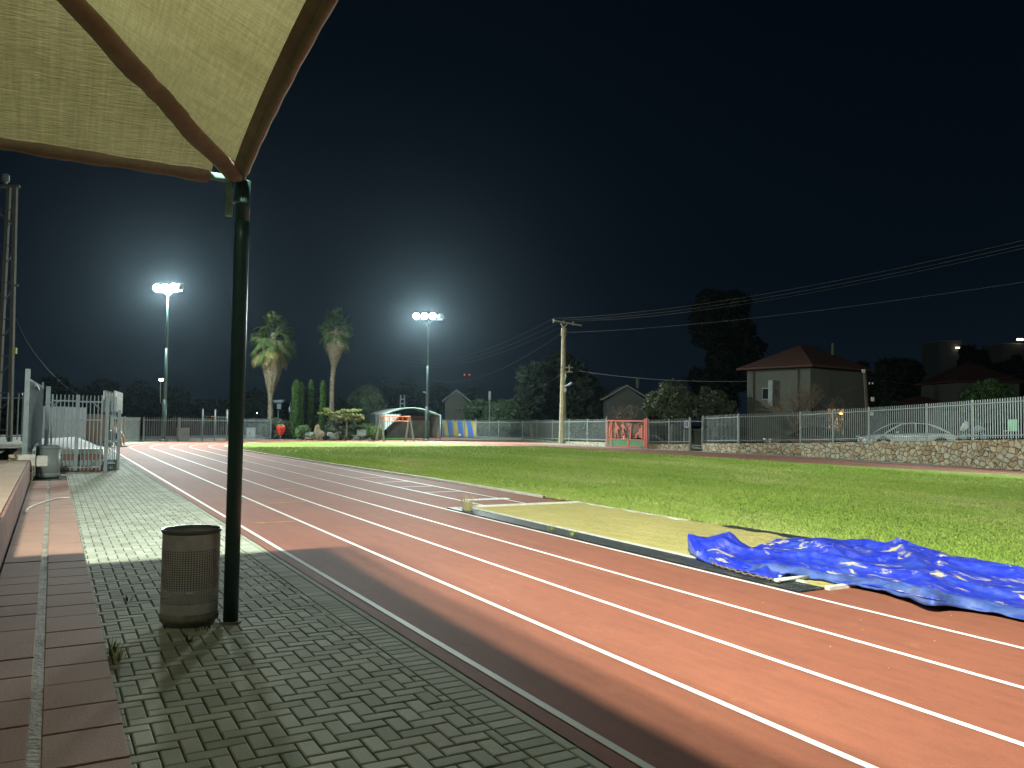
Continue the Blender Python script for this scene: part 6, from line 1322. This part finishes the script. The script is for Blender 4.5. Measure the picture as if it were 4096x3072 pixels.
wire('bundled_cable', 'dimmer continuation of the bundled cable in front of the house', [at(2980, 1525, 50), at(3230, 1512, 47)], .022, .1)
# lattice pole near the shelter
lp = xy(at(1607, 1750, 80)); hL = wtop(lp, 1580); t = thing('lattice_pole', 'small steel lattice pole behind the shelter', 'lattice pole', lp); lm = MB()
for i in (-1, 1):
    for j in (-1, 1): lm.tube([lp+Vector((.26*i, .2*j, 0)), lp+Vector((.18*i, .15*j, hL))], .045, 4)
lm.build('leg', m_galv, t); rg = MB()
for k in range(int(hL/.42)): rg.box(lp+Vector((0, 0, .2+.42*k)), (.44, .34, .10))
rg.build('bracing', m_galv, t)
# street lamps beside it
# wooden service pole at right
sp0 = at(3475, 1690, 50); sp0.z = .6; t = thing('service_pole', 'dark service pole with pale boxes right of the tiled roof house', 'utility pole', sp0); ztop = wtop(sp0, 1478)
MB().tube([sp0, Vector((sp0.x-.25, sp0.y, ztop))], [.13, .09], 8).build('pole', m_ltow, t); MB().box(Vector((sp0.x-.35, sp0.y-.1, ztop-.1)), (.16, .12, .18)).build('box', m_whitec, t); MB().box(at(3490, 1597, 49.8), (.17, .12, .25)).build('box', m_whitec, t); MB().box(at(3486, 1655, 49.8), (.17, .12, .22)).build('box', m_whitec, t)
for k in (0, 1): MB().lathe(at(3478+12*k, 1533, 49.8), [(.03, -.06), (.05, 0), (.03, .06)], 8).build('insulator', m_whitec, t)
for k, (y0, e_) in enumerate(((1508, (4150, 1400, 60)), (1515, (3830, 1540, 56)), (1520, (3700, 1575, 54)), (1512, (4150, 1475, 50)))): wire('service_wire', ('highest', 'second', 'short third', 'lowest right')[k]+' thin wire leaving the dark service pole', [at(3478, y0, 50), at(*e_)], .010, .7, 'wires from the service pole')
wire('service_wire', 'thin wire from the service pole left toward the house', [at(3478, 1515, 50), at(3340, 1560, 52)], .008, .3, 'wires from the service pole')
sp1 = at(2590, 1765, 62); sp1.z = .2; t = thing('small_pole', 'thin wooden pole just right of the red gate', 'utility pole', sp1); MB().tube([sp1, Vector((sp1.x-.08, sp1.y, wtop(sp1, 1575)))], [.09, .06], 6).build('pole', m_wood, t); MB().box(at(2584, 1600, 61.8), (.3, .08, .06)).build('crosspiece', m_wood, t)
for k, (y0, y1) in enumerate(((1592, 1600), (1597, 1607), (1605, 1620))): wire('service_wire', ('upper', 'middle', 'lower')[k]+' dim wire between the thin pole and the tiled roof house', [at(2588, y0, 61.8), at(2985, y1, 56)], .010, .25, 'dim wires in front of the olive trees')
# tall tower at the left edge
TY = 30.0; tb_ = xy(at(20, 1760, TY)); t = thing('lattice_tower', 'tall brown lattice utility tower at the left edge', 'lattice tower', tb_)
t0, t1_, t2_ = at(52, 750, TY), at(62, 750, TY), at(36, 750, TY)
f1, f2 = at(40, 1770, TY), at(-12, 1700, TY); f2.z = 0; f1.z = 0
MB().box((t1_+f1)/2, (.13, .13, (t1_-f1).length), ax=(1, 0, 0), ay=(0, 1, 0), az=(t1_-f1)).build('leg', m_ltow, t); MB().box((t2_+f2)/2, (.13, .13, (t2_-f2).length), ax=(1, 0, 0), ay=(0, 1, 0), az=(t2_-f2)).build('leg', m_ltow, t)
MB().box(at(20, 745, TY), (1.1, .12, .10)).build('top_arm', m_ltow, t); MB().lathe(at(22, 735, TY), [(.05, 0), (.05, .06), (.13, .1), (.13, .32), (.08, .36)], 12).build('transformer_can', m_darkf, t)
for k in range(13):
    u = .10+.068*k; a, b_ = f2.lerp(t2_, u), f1.lerp(t1_, u+(.045 if k % 2 else -.0)); MB().tube([a, b_], .025, 5).build('brace', m_ltow, t)
MB().tube([at(60, 900, TY), at(-10, 850, TY)], .045, 6).build('strut', m_ltow, t)
MB().box(at(64, 1142, TY), (.16, .08, .07)).build('peg', m_ltow, t); MB().box(at(59, 1403, TY-.1), (.13, .10, .22)).build('yellow_plate', mat('yellow_box', (.45, .42, .12)), t)
wire('drop_cable', 'pale cable curving down from the lattice tower to the gate', spline([at(-5, 1170, 30), at(25, 1205, 29.8), at(60, 1268, 29.4), at(110, 1370, 28.8), at(185, 1470, 28), at(262, 1545, 27.2), at(320, 1582, 26.6), at(362, 1602, 26)], 6), .016)
# rotary washing line and sign by the palm
ws = at(1110, 1740, 75); t = thing('sign_post', 'pale sign board with a roof on a thin post right of the left palm', 'sign post', ws); MB().tube([xy(ws), at(1113, 1640, 75)], .03, 6).build('post', m_galv, t); MB().box(at(1116, 1625, 75), (.38, .06, .5)).build('board', m_galv, t); MB().prism([(-.5, .12), (.5, .16), (.42, -.08), (-.34, -.1)], (1, 0, 0), (0, 0, 1), at(1114, 1606, 75), .5).build('roof', m_galv, t)
t = thing('flag', 'small white and blue flag beside the widest cypress', 'flag', xy(at(1158, 1740, 62))); MB().tube([xy(at(1160, 1740, 62)), at(1161, 1610, 62)], .014, 6).build('flagpole', m_galv, t)
fl_ = MB(); 
for i in range(7): fl_.v += [tuple(at(1161-1.2*i*.9, 1618+i*2.2, 62)+Vector((0, .04*math.sin(i*1.5), 0))), tuple(at(1161-1.4*i*.6, 1642+i*1.3, 62)+Vector((0, .04*math.sin(i*1.5+1), 0)))]
fl_.f = [(2*i, 2*i+2, 2*i+3, 2*i+1) for i in range(6)]; fl_.build('cloth', mat('flag_cloth', (.5, .56, .62), col2=(.15, .28, .55), vscale=6), t)
# small lamps on the masts
a = xy(fm1)+Vector((-.62, -.05, 0)); t = thing('wall_lamp', 'small bright lamp on the left floodlight mast low down', 'lamp', at(648, 1520, 56.3)); MB().box(at(645, 1519, 56.2), (.24, .12, .14)).build('lamp_head', mat('cool_lamp', (1, 1, .9), emit=(1, .98, .8), es=22), t); MB().tube([at(642, 1527, 56.2), at(641, 1560, 56.3), at(642, 1610, 56.4), at(652, 1618, 56.5)], .015, 5).build('hanging_cable', m_whitec, t); MB().tube([at(648, 1520, 56.3), at(660, 1521, 56.9)], .03, 6).build('lamp_arm', m_galv, t)
t = thing('camera_arm', 'small camera bracket on the right floodlight mast', 'camera bracket', at(1703, 1570, 62)); MB().tube([at(1706, 1574, 62.2), at(1698, 1569, 61.8)], .03, 6).box(at(1697, 1568, 61.7), (.22, .1, .09)).build('camera_head', m_galvl, t)
t = thing('camera_arm', 'small bracket arm behind the arched shelter beside the lattice pole', 'camera bracket', at(1610, 1640, 79)); MB().tube([at(1609, 1640, 79), at(1620, 1631, 79), at(1631, 1630, 79)], .035, 6).tube([at(1622, 1631, 79), at(1622, 1626, 79)], .03, 5).build('bracket', m_galvl, t)

# ------------------------------------------------------------------ damp night air
hz = MB().box((0, 220, 12), (606, 566, 27)).build('haze', mat('haze_surface', (1, 1, 1))); hm_ = bpy.data.materials.new('haze'); hm_.use_nodes = True; t = hm_.node_tree; t.nodes.clear()
out = N(t, 'OutputMaterial'); pv_ = t.nodes.new('ShaderNodeVolumePrincipled'); pv_.inputs['Density'].default_value = .00013; pv_.inputs['Anisotropy'].default_value = .86; pv_.inputs['Color'].default_value = (.60, .84, 1, 1)
t.links.new(pv_.outputs[0], out.inputs['Volume']); hz.data.materials.clear(); hz.data.materials.append(hm_); tag(hz, 'thin damp night haze around the floodlights', 'haze', kind='stuff')
